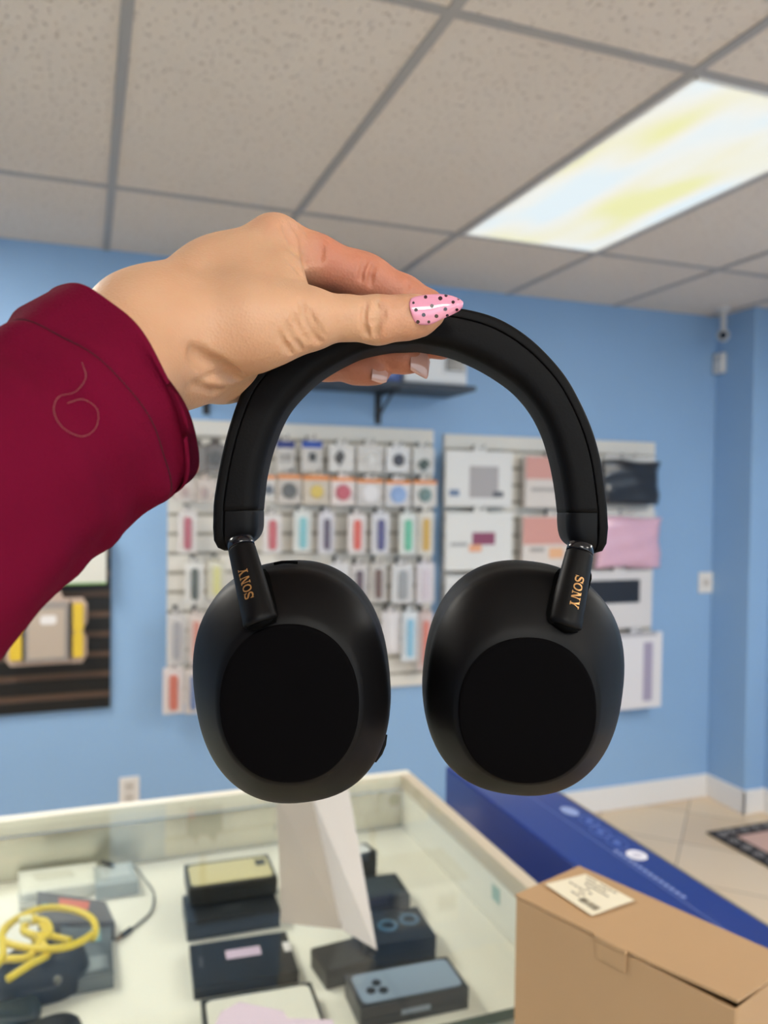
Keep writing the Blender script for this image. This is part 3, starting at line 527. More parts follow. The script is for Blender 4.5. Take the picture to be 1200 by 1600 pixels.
ck = spline([(168, 1348), (180, 1352), (208, 1353), (226, 1374), (240, 1396), (236, 1424), (218, 1442), (205, 1452)], 8)
t = thing('phone_cable', 'grey cable with black plugs curving over the white shelf', 'cable', on_z(220, 1400, SZ))
bm = bmesh.new(); tube(bm, [on_z(p_[0], p_[1], SZ+.003+.024*max(0, 1-i/16)) for i, p_ in enumerate(ck)], .0022, 8); mesh_obj('cord', bm, M('93948F', .4), t, True)
for (u0, v0, u1, v1, zz) in ((204, 1452, 190, 1462, SZ+.0045), (160, 1346, 176, 1351, SZ+.031)):
    bm = bmesh.new(); tube(bm, [on_z(u0, v0, zz), on_z(u1, v1, zz)], .0042, 10); pl = mesh_obj('plug', bm, M('1C1C1C', .35), t)
bm = bmesh.new(); tube(bm, [on_z(190, 1462, SZ+.0045), on_z(182, 1468, SZ+.0045)], .0026, 8); mesh_obj('metal_tip', bm, M('9A7A58', .3, metal=.8), pl)
c = on_z(15, 1585, SZ+.02); t = thing('dark_case', 'dark green black case at the bottom left of the shelf', 'case', (c.x, c.y, SZ)); bm = bmesh.new(); loft_blob(bm, c, .035, .022, .03, SZ+.0006, e=5); mesh_obj('shell', bm, M('1A2422', .35), t, True)
bm = bmesh.new(); tube(bm, [(c.x+.036*math.cos(a), c.y+.0228*math.sin(a), SZ+.016) for a in [2*math.pi*k/30 for k in range(30)]], .001, 6, True); mesh_obj('seam', bm, M('0B0E0E', .4), t)
c = on_z(70, 1612, SZ+.02); t = thing('round_black_case', 'round black case cut off by the bottom edge beside the dark green one', 'case', (c.x, c.y, SZ)); bm = bmesh.new(); loft_blob(bm, c, .042, .02, .03, SZ+.0006, e=2.2); mesh_obj('shell', bm, M('14110F', .35), t, True)
bm = bmesh.new(); tube(bm, [(c.x+.042*math.cos(a), c.y+.0202*math.sin(a), SZ+.016) for a in [2*math.pi*k/30 for k in range(30)]], .001, 6, True); mesh_obj('seam', bm, M('3A2E26', .4), t)
# white folded card added in place of a reflection in the glass top
G = TZ+.0006
t = thing('reflection_card_stand', 'tall white folded card stand added in place of a reflection in the glass', 'card stand', on_z(530, 1450, G))
def thick(bm, pts, th):
    pts = [Vector(p) for p in pts]; n = (pts[1]-pts[0]).cross(pts[2]-pts[0]).normalized()*th; prism(bm, pts, n)
foot, topz = on_z(534, 1452, G), TZ+.16
r1 = on_z(589, 1484, G); q0 = on_z(545, 1232, topz); q1 = on_z(486, 1236, topz); l1 = on_z(440, 1442, G); q2 = on_z(432, 1240, topz)
bm = bmesh.new(); thick(bm, [foot, r1, q0, q1], .0012); mesh_obj('front_panel', bm, mat('white_card', 'D8D1C9', .5), t)
bm = bmesh.new(); thick(bm, [l1, foot, q1, q2], .0012); mesh_obj('side_panel', bm, glass_mat('frosted_acrylic', 'D8CFC2', haze=.6, rough=.25), t)
u = (q1-foot); u = u.normalized(); s = (r1-foot).normalized(); ctr = foot+u*.045+s*.006
nn = u.cross(s).normalized()*-.0008
bm = bmesh.new(); pts = [ctr+u*a+s*b-nn for a, b in ((.018, 0), (.007, .005), (-.002, .006), (-.008, .002), (-.008, -.003), (-.002, -.004), (.006, -.003))]
thick(bm, pts, .0006); mesh_obj('teardrop_patch', bm, M('F6F1EA', .5), t)  # pale teardrop plate, part of the same reflection
bm = bmesh.new(); tube(bm, spline([on_z(533, 1452, G)+Vector((0, -.001, .004)), ctr-u*.008-nn*3, ctr+s*.006-nn*3, ctr+u*.02-nn*3, q1+Vector((0, -.002, -.04))], 6), .0009, 6); mesh_obj('fold_crease', bm, M('9E958B', .5), t)
bm = bmesh.new(); prism(bm, [on_z(x, y, G) for x, y in ((318, 1640), (345, 1582), (374, 1566), (442, 1580), (450, 1592), (520, 1594), (530, 1640))], (0, 0, .0006))  # thin lilac sheet laid flat on the glass top
o = mesh_obj('lilac_sheet', bm, M('C9BBC6', .5)); tag(o, 'lilac sheet lying on the glass at the bottom edge', 'paper')

# ---------------------------------------------------------------- cardboard box on the counter
m_cb = mat('kraft_cardboard', 'B4916A', .75, noise=.05, nscale=9, bump=.1, bscale=60)
BZ = 1.12
A, B, Cc = on_z(806, 1397, BZ), on_z(905, 1353, BZ), on_z(1150, 1572, BZ); D = B+Cc-A
t = thing('cardboard_box', 'brown cardboard mailer box with a white shipping label on its lid', 'box', (A.x, A.y, TZ))
ea, eb = (Cc-A), (B-A); LA, LB = ea.length, eb.length; ea.normalize(); eb.normalize()
RB = Matrix([[ea.x, eb.x, 0, A.x], [ea.y, eb.y, 0, A.y], [0, 0, 1, TZ+.0006], [0, 0, 0, 1]]); HB = BZ-TZ-.0006
def bb(bm, x0, x1, y0, y1, z0, z1, bev=.0008): return box(bm, x0, x1, y0, y1, z0, z1, bev=bev, seg=1, mtx=RB)
bm = bmesh.new(); bb(bm, 0, LA, 0, .0025, 0, HB-.0035); bb(bm, 0, LA, LB-.0025, LB, 0, HB-.0035); bb(bm, 0, .0025, .0026, LB-.0026, 0, HB-.0035); bb(bm, LA-.0025, LA, .0026, LB-.0026, 0, HB-.0035); bb(bm, .0026, LA-.0026, .0026, LB-.0026, 0, .0025)
mesh_obj('box_body', bm, m_cb, t)
# lid: bowed sheet with rounded front right corner, slightly lifted there
bm = bmesh.new(); nx, ny = 24, 8; g = {}
for s in (0, 1):
    for i in range(nx+1):
        for j in range(ny+1):
            u, v = i/nx, j/ny; lift = .005*max(0, (u-.62)/.38)**1.2*(1-v)**1.5+.0012*math.sin(math.pi*u)*(1-v)
            g[s, i, j] = bm.verts.new(RB@Vector((u*(LA+.001)-.0005, v*(LB+.001)-.0005+(.004*(u-.62) if u > .62 and j == 0 else 0), HB-.0028+lift+.0026*s)))
for s in (0, 1):
    for i in range(nx):
        for j in range(ny): bm.faces.new([g[s, i, j], g[s, i+1, j], g[s, i+1, j+1], g[s, i, j+1]])
for i in range(nx):
    for j in (0, ny): bm.faces.new([g[0, i, j], g[0, i+1, j], g[1, i+1, j], g[1, i, j]])
for j in range(ny):
    for i in (0, nx): bm.faces.new([g[0, i, j], g[0, i, j+1], g[1, i, j+1], g[1, i, j]])
lid = mesh_obj('lid', bm, m_cb, t)
bm = bmesh.new(); x0 = LA*.42; x1 = LA*.57; bb(bm, x0, x1, -.0034, .0015, HB-.003, HB+.0016); bb(bm, x0+.001, x1-.001, -.0022, -.0002, HB-.02, HB-.003); mesh_obj('lid_tab', bm, m_cb, lid)
bm = bmesh.new(); bb(bm, LA*.66, LA*.985, .003, .0035, HB-.009, HB-.0032, 0); mesh_obj('inner_flap', bm, mat('dark_kraft', '8A6844', .8), t)
# shipping label
L4 = [on_z(x, y, BZ+.0022) for x, y in ((852, 1382), (915, 1366), (991, 1407), (925, 1431))]
bm = bmesh.new(); prism(bm, L4, (0, 0, .0004)); lb = mesh_obj('shipping_label', bm, M('E9DFC6', .5), lid); tag(lb, 'cream shipping label')
def lq(u, v): return L4[0].lerp(L4[3], u).lerp(L4[1].lerp(L4[2], u), v)+Vector((0, 0, .0006))
bm = bmesh.new(); rnd = random.Random(3)
for row in range(7):
    v = .93-row*.11; u = .1+.25*(row > 4)
    while u < (.72 if row < 3 else .5):
        w = rnd.uniform(.03, .09)
        if rnd.random() < .8: prism(bm, [lq(u, v), lq(u+w, v), lq(u+w, v-.035), lq(u, v-.035)], (0, 0, .0001))
        u += w+.02
for k in range(22):
    u = .58+.016*k; w = rnd.choice([.004, .008, .011]); prism(bm, [lq(u, .30), lq(u+w, .30), lq(u+w, .14), lq(u, .14)], (0, 0, .0001)) if u < .93 else None
prism(bm, [lq(.5, .52), lq(.56, .52), lq(.56, .48), lq(.5, .48)], (0, 0, .0001)); mesh_obj('label_print', bm, M('6B6252', .6), lb)

# ---------------------------------------------------------------- long blue television carton beside the counter
m_bl = mat('glossy_blue_carton', '1B3582', .3, noise=.08, nscale=6, coat=.3); VX0, VX1, VY0, VY1 = .716, .866, .10, 1.54
t = thing('television_carton', 'long glossy blue television carton standing beside the glass counter', 'box', (VX0, VY0, 0))
bm = bmesh.new(); box(bm, VX0, VX1, VY0, VY1, .0005, TZ, bev=.004); mesh_obj('carton', bm, m_bl, t)
bm = bmesh.new(); box(bm, .7985, .8005, VY0+.01, VY1-.002, TZ-.001, TZ+.0006); mesh_obj('flap_seam', bm, M('5E6FA8', .4), t)
def disc(cx, cy, rx, ry, z, col, ring=False, nm='round_mark'):
    bm = bmesh.new(); pts = [(cx+rx*math.cos(a), cy+ry*math.sin(a), z) for a in [k*math.pi/14 for k in range(28)]]
    if ring: tube(bm, pts, .0009, 5, True)
    else: prism(bm, pts, (0, 0, .0005))
    return mesh_obj(nm, bm, M(col, .35), t)
for px, py, ring in ((890, 1268, 0), (921, 1283, 1), (938, 1300, 1), (964, 1317, 1)):
    c = on_z(px, py, TZ); disc(c.x, c.y, .014, .022, TZ+.0006, '5C74BC' if ring else '8FA0D0', ring)
    bm = bmesh.new(); box(bm, c.x-.005, c.x+.005, c.y-.007, c.y+.007, TZ+.0002, TZ+.0009); mesh_obj('round_mark_icon', bm, M('5C74BC', .35), t)
c = on_z(995, 1337, TZ); disc(c.x, c.y, .016, .018, TZ+.0008, 'E8E6F0', nm='white_sticker')
bm = bmesh.new()
for k in range(3): box(bm, c.x-.008, c.x+.008, c.y-.007+.005*k, c.y-.005+.005*k, TZ+.0013, TZ+.0016)
mesh_obj('sticker_print', bm, M('A8A6BC', .4), t)
bm = bmesh.new(); box(bm, .862, .8665, VY0+.1, VY1-.02, TZ-.003, TZ+.0008); mesh_obj('edge_tape', bm, M('8A8070', .4), t)
bm = bmesh.new(); 
for k in range(14): box(bm, .806, .812, .92+.012*k, .927+.012*k, TZ+.0001, TZ+.0008)
mesh_obj('printed_text', bm, M('8C9CD0', .4), t)

# ---------------------------------------------------------------- door mat
t = thing('door_mat', 'pink mat with a black and grey scroll border on the tiled floor', 'mat', (2.64, 2.0, 0))
bm = bmesh.new(); box(bm, 2.64, 3.05, 2.0, 2.875, .0005, .009, bev=.003); mesh_obj('border', bm, mat('black_border', '2A2728', .9, bump=.4, bscale=300), t)
bm = bmesh.new(); box(bm, 2.735, 2.955, 2.1, 2.79, .008, .0105, bev=.001); mesh_obj('centre_field', bm, mat('pink_pile', 'CDA79A', .95, bump=.4, bscale=300), t)
bm = bmesh.new()
def scroll(x, y, s, fl):
    tube(bm, [(x+s*(1-k/22)*math.cos(k*.5)*fl, y+s*(1-k/22)*math.sin(k*.5), .0095) for k in range(18)], .0035, 5)
for k in range(12): scroll(2.686, 2.05+.07*k, .026, 1 if k % 2 else -1)
for k in range(4): scroll(2.75+.07*k, 2.833, .026, 1 if k % 2 else -1)
mesh_obj('scroll_pattern', bm, M('8C8788', .9), t)

# ---------------------------------------------------------------- headphones
HB0 = K(641, 800, .32)
hp = thing('headphones', 'matte black over-ear headphones held up by the band', 'headphones', HB0)
m_hp = mat('matte_black_shell', '090809', .5, spec=.16, bump=.03, bscale=2500); m_pad = mat('soft_black_leather', '070607', .62, spec=.14, bump=.06, bscale=900)
m_disc = mat('matte_black_disc', '040304', .8, spec=.05); m_dark = mat('black_slot', '030303', .8, spec=.05); m_col = mat('gloss_black_ring', '15161B', .18); m_gold = mat('copper_gold_print', 'B98A55', .35, metal=.5)
def hobj(name, bm, m, sm=True, parent=None):
    return mesh_obj(name, bm, m, parent or hp, sm)
band_out = [(332, 800), (336, 767), (347, 708), (361, 656), (379, 609), (402, 575), (440, 536), (482, 507), (522, 490), (575, 481), (641, 477), (705, 480), (760, 491), (800, 509), (840, 539), (880, 583), (905, 625), (925, 670), (938, 715), (945, 760), (950, 802)]
band_in = [(411, 796), (417, 743), (431, 691), (453, 644), (487, 606), (516, 584), (551, 565), (575, 556), (609, 549), (630, 548), (645, 547), (660, 548), (700, 556), (740, 572), (775, 592), (805, 615), (830, 645), (848, 680), (860, 720), (868, 760), (873, 800)]
def resample(pts, n):
    P_ = np.array(spline(pts, 12)); L_ = np.concatenate([[0], np.cumsum(np.linalg.norm(np.diff(P_, axis=0), axis=1))]); s = np.linspace(0, L_[-1], n)
    return np.stack([np.interp(s, L_, P_[:, 0]), np.interp(s, L_, P_[:, 1])], 1)
_c = np.array([600., 771.]); band_out = [tuple(_c+(np.array(p_)-_c)*.98) for p_ in band_out]; band_in = [tuple(_c+(np.array(p_)-_c)*1.03) for p_ in band_in]
NB = 110; BO, BI = resample(band_out, NB), resample(band_in, NB)
ZB = .315; HD = .0125
def section(O, I, w0, w1, hd, n=36, e=3.2, zc=ZB+.005):   # ring between radial positions w0..w1 (0 inner, 1 outer)
    a = I+(O-I)*w0; b = I+(O-I)*w1; out = []
    for k in range(n):
        th = 2*math.pi*k/n; c_, s_ = math.cos(th), math.sin(th); c_ = math.copysign(abs(c_)**(2/e), c_); s_ = math.copysign(abs(s_)**(2/e), s_)
        p_ = (a+b)/2+(b-a)/2*c_; q = K(p_[0], p_[1], ZB); out.append(q+DV*(s_*hd+(zc-ZB)))
    return out
DV = Vector(CM@np.array([0, 0, -1.]))         # away from the camera
def section2(O, I, w0, w1, hd, r0, r1, zc=ZB+.005, m_=6):   # rounded rectangle, corner radius r0 on the inner side and r1 on the outer side
    a = I+(O-I)*w0; b = I+(O-I)*w1; A3, B3 = K(a[0], a[1], ZB), K(b[0], b[1], ZB); w = (B3-A3).length; u = (B3-A3)/w; out = []; r0 = min(r0, w*.45); r1 = min(r1, w*.5)
    for cx, cy, r_, a0 in ((w-r1, hd-r1, r1, 0), (r0, hd-r0, r0, 90), (r0, -hd+r0, r0, 180), (w-r1, -hd+r1, r1, 270)):
        for k in range(m_+1):
            t_ = math.radians(a0+90*k/m_); out.append(A3+u*(cx+r_*math.cos(t_))+DV*(cy+r_*math.sin(t_)+(zc-ZB)))
    return out
bm = bmesh.new(); loft(bm, [section2(BO[i], BI[i], 0, .745, HD, .0055, .0007) for i in range(NB)]); hobj('headband_cushion', bm, m_pad)
# end blocks and outer shell running down over them
Lb = [((333, 799), (411, 795)), ((333, 815), (411, 812)), ((333, 830), (410, 826)), ((334, 842), (405, 838)), ((337, 851), (393, 848)), ((345, 857), (375, 856))]
Rb = [((950, 799), (873, 798)), ((950, 815), (873, 815)), ((949, 830), (875, 832)), ((948, 845), (881, 845)), ((944, 855), (895, 855)), ((936, 861), (910, 861))]
_so = lambda p_: tuple(_c+(np.array(p_)-_c)*.98); _si = lambda p_: tuple(_c+(np.array(p_)-_c)*1.03)
Lb = [(_so(o), _si(i)) for o, i in Lb]; Rb = [(_so(o), _si(i)) for o, i in Rb]
for blk, nm in ((Lb, 'L'), (Rb, 'R')):
    bm = bmesh.new(); pts = spline([o+i for o, i in blk], 5); N = len(pts)
    loft(bm, [section2(p_[:2], p_[2:], 0 if k > 0 else .02, .745, HD-.0003-.0045*(k/N)**3, .005, .0007) for k, p_ in enumerate(pts)]); hobj('band_end', bm, m_hp)
SO = np.concatenate([np.array([_so(q) for q in [(346, 862), (338, 857), (333, 845), (332, 825)]]), BO[1:-1], np.array([_so(q) for q in [(951, 825), (949, 850), (944, 862), (935, 866)]])])
SI = np.concatenate([np.array([_si(q) for q in [(400, 856), (408, 847), (411, 836), (411, 820)]]), BI[1:-1], np.array([_si(q) for q in [(873, 822), (874, 840), (880, 853), (890, 860)]])])
bm = bmesh.new(); N = len(SO); rr = []
for i in range(N):
    edge = min(i, N-1-i); hd = HD*(1.0 if edge > 3 else (.55, .82, .95, .99)[edge]); rr.append(section2(SO[i], SI[i], .757, 1.0, hd-.0001, .0006, .0042))
loft(bm, rr); hobj('headband_shell', bm, m_pad)

def cup(side):
    # outlines in photo pixels at stated depths: (cx, cy, half width, half height, depth, tilt, exponent)
    if side == 'L': F = dict(cx=455, cy=1071, a=152, b=184, dx=452, dy=1099, da=109, db=124, s=1)
    else: F = dict(cx=820, cy=1065, a=154, b=178, dx=824, dy=1110, da=108, db=114, s=-1)
    Z0 = .310; n = 96; tl = math.radians(7)*F['s']
    def ring(cx, cy, a, b, z, e=2.35, tilt=tl):
        out = []
        for k in range(n):
            th = 2*math.pi*k/n; x = a*math.copysign(abs(math.cos(th))**(2/e), math.cos(th)); y = b*math.copysign(abs(math.sin(th))**(2/e), math.sin(th))
            xr = x*math.cos(tilt)-y*math.sin(tilt); yr = x*math.sin(tilt)+y*math.cos(tilt); out.append(K(cx+xr, cy-yr, z))
        return out
    def mixr(f, z, e=2.35):                    # f = 0 rim, 1 disc edge
        g = lambda p_, q: F[p_]*(1-f)+F[q]*f
        return ring(g('cx', 'dx'), g('cy', 'dy'), g('a', 'da'), g('b', 'db'), z, 2.35-.2*f, tl*(1-f))
    def phys(s, z, dy=0):                      # rim outline of physical scale s at depth z behind the rim
        k = Z0/z; return ring(600+(F['cx']-600)*k, 771+(F['cy']-771)*k-dy, F['a']*s*k, F['b']*s*k, z)
    body = hobj
    bm = bmesh.new()
    rings = [phys(.90, .331), phys(.965, .3305), phys(.995, .329, 3), phys(1.012, .325, 4), phys(1.014, .319, 3), phys(1.008, .3135, 1), mixr(.0, .3105), mixr(.015, .3082), mixr(.05, .3060), mixr(.12, .3034), mixr(.3, .2990), mixr(.55, .2940), mixr(.8, .2900), mixr(.96, .2880)]
    loft(bm, rings, True, True); shell = hobj('earcup', bm, m_hp)
    bm = bmesh.new(); loft(bm, [mixr(1.0, .2878), mixr(1.0, .2872), mixr(1.02, .2868), mixr(1.1, .2866), ring(F['dx'], F['dy'], F['da']*.5, F['db']*.5, .2864, 2.1, 0), ring(F['dx'], F['dy'], F['da']*.1, F['db']*.1, .2863, 2.1, 0)], True, True); hobj('outer_disc', bm, m_disc)
    bm = bmesh.new(); loft(bm, [phys(.86, .3312), phys(.94, .333), phys(.965, .338), phys(.95, .344), phys(.88, .349), phys(.72, .351), phys(.55, .349), phys(.5, .343)], True, True); hobj('ear_cushion', bm, m_pad)
    # microphone slot on the upper edge
    bm = bmesh.new()
    if side == 'L': pts = [(428, 882), (440, 879.5), (452, 879), (465, 880)]
    else: pts = [(811, 888), (826, 887.5), (840, 889), (852, 891)]
    tube(bm, [K(x, y-1, .3135) for x, y in pts], .0006, 8); hobj('microphone_slot', bm, m_dark)
    return F
cup('L'); cup('R')
bm = bmesh.new(); tube(bm, [K(603, 1148, .316), K(600, 1163, .316), K(594.5, 1177, .316), K(586, 1190, .316)], [.0006, .0009, .0009, .0006], 12); hobj('power_button', bm, m_hp)
# yokes with the gold lettering
def letters():
    P_ = []; th = .16; v = .24
    def rect(x0, x1, y0, y1): P_.append([(x0, y0), (x1, y0), (x1, y1), (x0, y1)])
    def stroke(pts, w):
        pts = np.array(pts, float)
        for i in range(len(pts)-1):
            w0, w1 = (w[i], w[i+1]) if not isinstance(w, float) else (w, w)
            def nrm(j):
                a = pts[max(j-1, 0)]; b = pts[min(j+1, len(pts)-1)]; d = b-a; d = d/np.linalg.norm(d); return np.array([-d[1], d[0]])
            n0, n1 = nrm(i)*w0/2, nrm(i+1)*w1/2; P_.append([tuple(pts[i]+n0), tuple(pts[i]-n0), tuple(pts[i+1]-n1), tuple(pts[i+1]+n1)])
    # S
    s = spline([(.95, .70), (.80, .87), (.52, .92), (.22, .86), (.16, .68), (.40, .56), (.72, .46), (.92, .30), (.80, .12), (.48, .08), (.20, .15), (.08, .32)], 4)
    stroke(s, [.08+.12*math.sin(math.pi*min(1, max(0, k/(len(s)-1)))) for k in range(len(s))]); rect(.93, 1.02, .62, .97); rect(.02, .11, .03, .38)
    # O
    o = [(1.75+.48*math.cos(a), .5+.42*math.sin(a)) for a in [2*math.pi*k/28 for k in range(29)]]
    stroke(o, [.10+.12*abs(math.cos(2*math.pi*k/28)) for k in range(29)])
    # N
    rect(2.62, 2.76, 0, 1); rect(3.42, 3.56, 0, 1); rect(2.46, 2.92, 0, .09); rect(3.26, 3.72, .91, 1); rect(2.46, 2.78, .91, 1); P_.append([(2.60, 1), (2.90, 1), (3.56, 0), (3.30, 0)])
    # Y
    rect(4.36, 4.62, 0, .45); rect(4.20, 4.78, 0, .09); P_.append([(3.98, 1), (4.28, 1), (4.60, .38), (4.38, .38)]); P_.append([(4.80, 1), (4.93, 1), (4.60, .38), (4.46, .38)]); rect(3.86, 4.36, .91, 1); rect(4.64, 5.06, .91, 1)
    return P_
def yoke(top, bot, zt, zb, rt, rb, text_a, text_b, updir):
    n = 40
    axis = lambda s: K(top[0]+(bot[0]-top[0])*s, top[1]+(bot[1]-top[1])*s, zt+(zb-zt)*s)
    A0, A1 = axis(0), axis(1); ax = (A1-A0).normalized(); side = ax.cross(-DV).normalized(); 
    if side.dot(Vector(CM@np.array([1., 0, 0]))) < 0: side = -side
    fr = side.cross(ax).normalized(); 
    if fr.dot(DV) > 0: fr = -fr
    def rg(s, r, sl=0):
        c_ = axis(s); return [c_+side*(r*math.cos(a))+fr*(r*.92*math.sin(a))+ax*(sl*math.sin(a)) for a in [2*math.pi*k/n for k in range(n)]]
    R_ = lambda s: rt+(rb-rt)*s
    bm = bmesh.new(); loft(bm, [rg(-.04, rt*.8), rg(.0, rt*.8), rg(.0, rt*.97), rg(.012, rt)]+[rg(s, R_(s)) for s in np.linspace(.03, .95, 12)]+[rg(.975, rb*.99, .0004), rg(.992, rb*.93, .001), rg(1.0, rb*.8, .0016)]); y = hobj('yoke', bm, m_hp)
    bm = bmesh.new(); loft(bm, [rg(-.115, rt*.9), rg(-.11, rt*.97), rg(-.02, rt*.99), rg(-.012, rt*.95)]); hobj('hinge_ring', bm, m_col)
    bm = bmesh.new(); c_ = A1+ax*.0004; loft(bm, [rg(.985, rb*.84, .001), rg(1.025, rb*.8, .002), rg(1.04, rb*.5, .002)]); hobj('yoke_cap', bm, m_dark)
    # lettering wrapped on the front of the rod
    bm = bmesh.new(); k = (text_b-text_a)*(A1-A0).length/5.06; hgt = .0037; L0 = (A1-A0).length
    for poly in letters():
        # subdivide each quad so it follows the curve
        q = [np.array(p_) for p_ in poly]
        for a_ in range(4):
            for b2 in range(4):
                def bl(u, v): return (q[0]*(1-u)*(1-v)+q[1]*u*(1-v)+q[2]*u*v+q[3]*(1-u)*v)
                vs_ = []
                for u, v in ((a_/4, b2/4), ((a_+1)/4, b2/4), ((a_+1)/4, (b2+1)/4), (a_/4, (b2+1)/4)):
                    x, yv = bl(u, v)
                    if updir < 0: s = text_b-(x*k)/L0; w = -(yv-.5)*hgt          # reads upwards, letter tops to the left
                    else: s = text_a+(x*k)/L0; w = (yv-.5)*hgt                    # reads downwards, letter tops to the right
                    w += .0006*updir; r = R_(s)+.00015; an = w/r; vs_.append(bm.verts.new(axis(s)+side*(r*math.sin(an))+fr*(r*.92*math.cos(an)+.0001)))
                try: bm.faces.new(vs_)
                except ValueError: pass
    tx = mesh_obj('gold_lettering', bm, m_gold, y); 
    return y
mY = .3045/FP
yoke((378, 858), (408, 974), .3040, .2880, 21.5*mY, 26.5*mY, .33, .74, -1)
yoke((905, 866), (881, 978), .3045, .2925, 21.5*mY, 27*mY, .36, .80, 1)
def slot(pts, ytop, ydisc):                   # dark patch on the cup slope, painting the shade of the yoke recess
    fz = lambda y: float(np.interp((y-ytop)/(ydisc-ytop), [-.05, 0, .015, .05, .12, .3, .55, .8, .96], [.314, .3105, .3082, .3060, .3034, .2990, .2940, .2900, .2880]))-.0005
    bm = bmesh.new(); n = 16; rows = []
    for off in (0, .003):
        for k in range(n+1):
            y0 = pts[0][1]+(pts[1][1]-pts[0][1])*k/n; y1 = pts[3][1]+(pts[2][1]-pts[3][1])*k/n; x0 = pts[0][0]+(pts[1][0]-pts[0][0])*k/n; x1 = pts[3][0]+(pts[2][0]-pts[3][0])*k/n
            ins = 5*max(0, 1-k/1.5)+6*max(0, 1-(n-k)/2.5)
            rows.append([bm.verts.new(K(x, y, fz(y)+off)) for x, y in ((x0+ins, y0), ((x0+x1)/2, (y0+y1)/2), (x1-ins, y1))])
    for o_ in (0, n+1):
        for k in range(n):
            for q in (0, 1): bm.faces.new([rows[o_+k][q], rows[o_+k][q+1], rows[o_+k+1][q+1], rows[o_+k+1][q]])
    for k in range(n):
        for q in (0, 2): bm.faces.new([rows[k][q], rows[k+1][q], rows[n+2+k][q], rows[n+1+k][q]])
    for k in (0, n):
        for q in (0, 1): bm.faces.new([rows[k][q], rows[k][q+1], rows[n+1+k][q+1], rows[n+1+k][q]])
    hobj('hinge_recess_shade', bm, m_dark, False)
slot([(362, 893), (388, 986), (438, 972), (419, 889)], 889, 975)     # left edge top, bottom, right edge bottom, top
slot([(868, 889), (851, 972), (900, 988), (928, 893)], 889, 996)

# ---------------------------------------------------------------- the person's arm: hand from a distance field
def CF(px, py, z): return np.array([(px-600)*z/FP, (800-py)*z/FP, z])
HV = .00085; lo = np.array([-.145, .030, .205]); hi = np.array([.035, .120, .415])
dims = np.ceil((hi-lo)/HV).astype(int); BIG = 1.0
AX = [lo[i]+HV*np.arange(dims[i]) for i in range(3)]
def cone_region(a, b, ra, rb, mg):
    l_ = np.minimum(a-ra, b-rb)-mg; h_ = np.maximum(a+ra, b+rb)+mg; i0 = np.clip(((l_-lo)/HV).astype(int), 0, dims); i1 = np.clip(((h_-lo)/HV).astype(int)+1, 0, dims)
    return tuple(slice(i0[k], i1[k]) for k in range(3))
def cone_d(a, b, ra, rb, sl):
    X, Y, Z = [AX[k][sl[k]].astype(np.float32) for k in range(3)]; X = X[:, None, None]; Y = Y[None, :, None]; Z = Z[None, None, :]
    ab = b-a; L2 = max(ab@ab, 1e-9); h = np.clip(((X-a[0])*ab[0]+(Y-a[1])*ab[1]+(Z-a[2])*ab[2])/L2, 0, 1); 
    return np.sqrt((X-a[0]-h*ab[0])**2+(Y-a[1]-h*ab[1])**2+(Z-a[2]-h*ab[2])**2)-(ra+(rb-ra)*h)
def smin(a, b, k): h = np.maximum(k-np.abs(a-b), 0)/k; return np.minimum(a, b)-h*h*k*.25
def add(Fd, A, B, k):
    a, b = CF(*A[:3]), CF(*B[:3]); ra, rb = A[3]*A[2]/FP, B[3]*B[2]/FP; sl = cone_region(a, b, ra, rb, max(k, .006)*1.5); 
    if any(s.stop <= s.start for s in sl): return
    Fd[sl] = smin(Fd[sl], cone_d(a, b, ra, rb, sl), k)
def carve(Fd, A, B, k):
    a, b = CF(*A[:3]), CF(*B[:3]); ra, rb = A[3]*A[2]/FP, B[3]*B[2]/FP; sl = cone_region(a, b, ra, rb, .006)
    if any(s.stop <= s.start for s in sl): return
    Fd[sl] = -smin(-Fd[sl], cone_d(a, b, ra, rb, sl), k)
def field(): return np.full(dims, BIG, np.float32)
palm = field()
for A_, B_ in [((60, 690, .232, 80), (150, 610, .255, 98)), ((150, 610, .255, 102), (238, 528, .287, 98)),
               ((238, 528, .287, 98), (345, 447, .312, 67)), ((345, 447, .312, 67), (428, 384, .315, 44)),
               ((262, 560, .290, 66), (355, 530, .300, 60)), ((300, 525, .285, 62), (400, 508, .287, 60)), ((400, 508, .287, 60), (478, 500, .288, 43)),
               ((290, 545, .292, 54), (345, 560, .308, 46)), ((285, 570, .298, 52), (352, 575, .318, 44)), ((352, 575, .318, 42), (392, 560, .335, 36)),
               ((320, 490, .320, 70), (385, 490, .345, 60)), ((345, 450, .325, 60), (415, 420, .342, 40)), ((345, 500, .335, 50), (385, 530, .362, 36)), ((345, 470, .335, 50), (400, 470, .356, 38)),
               ((400, 440, .302, 46), (438, 425, .303, 34)), ((385, 480, .295, 50), (440, 460, .297, 36))]:
    add(palm, A_, B_, .011)
def chain(pts, k=.004):
    Fd = field()
    for i in range(len(pts)-1): add(Fd, pts[i], pts[i+1], k)
    return Fd
thumb = chain([(440, 503, .289, 46), (492, 498, .291, 38), (540, 497, .2945, 32.5), (590, 500, .2975, 35.5), (635, 496, .2995, 32), (660, 493, .3005, 27), (678, 489, .301, 17)])
index = chain([(430, 384, .315, 45), (492, 408, .320, 39), (560, 433, .327, 36.5), (578, 440, .328, 35), (630, 463, .331, 30), (668, 482, .334, 26), (690, 493, .336, 18)])
middle = chain([(415, 425, .343, 38), (500, 478, .350, 34), (560, 505, .348, 32), (640, 528, .343, 28), (690, 540, .340, 22)])
ring = chain([(400, 470, .356, 37), (500, 530, .354, 32), (540, 542, .351, 31), (600, 551, .345, 29), (632, 557, .342, 25), (650, 562, .341, 19)])
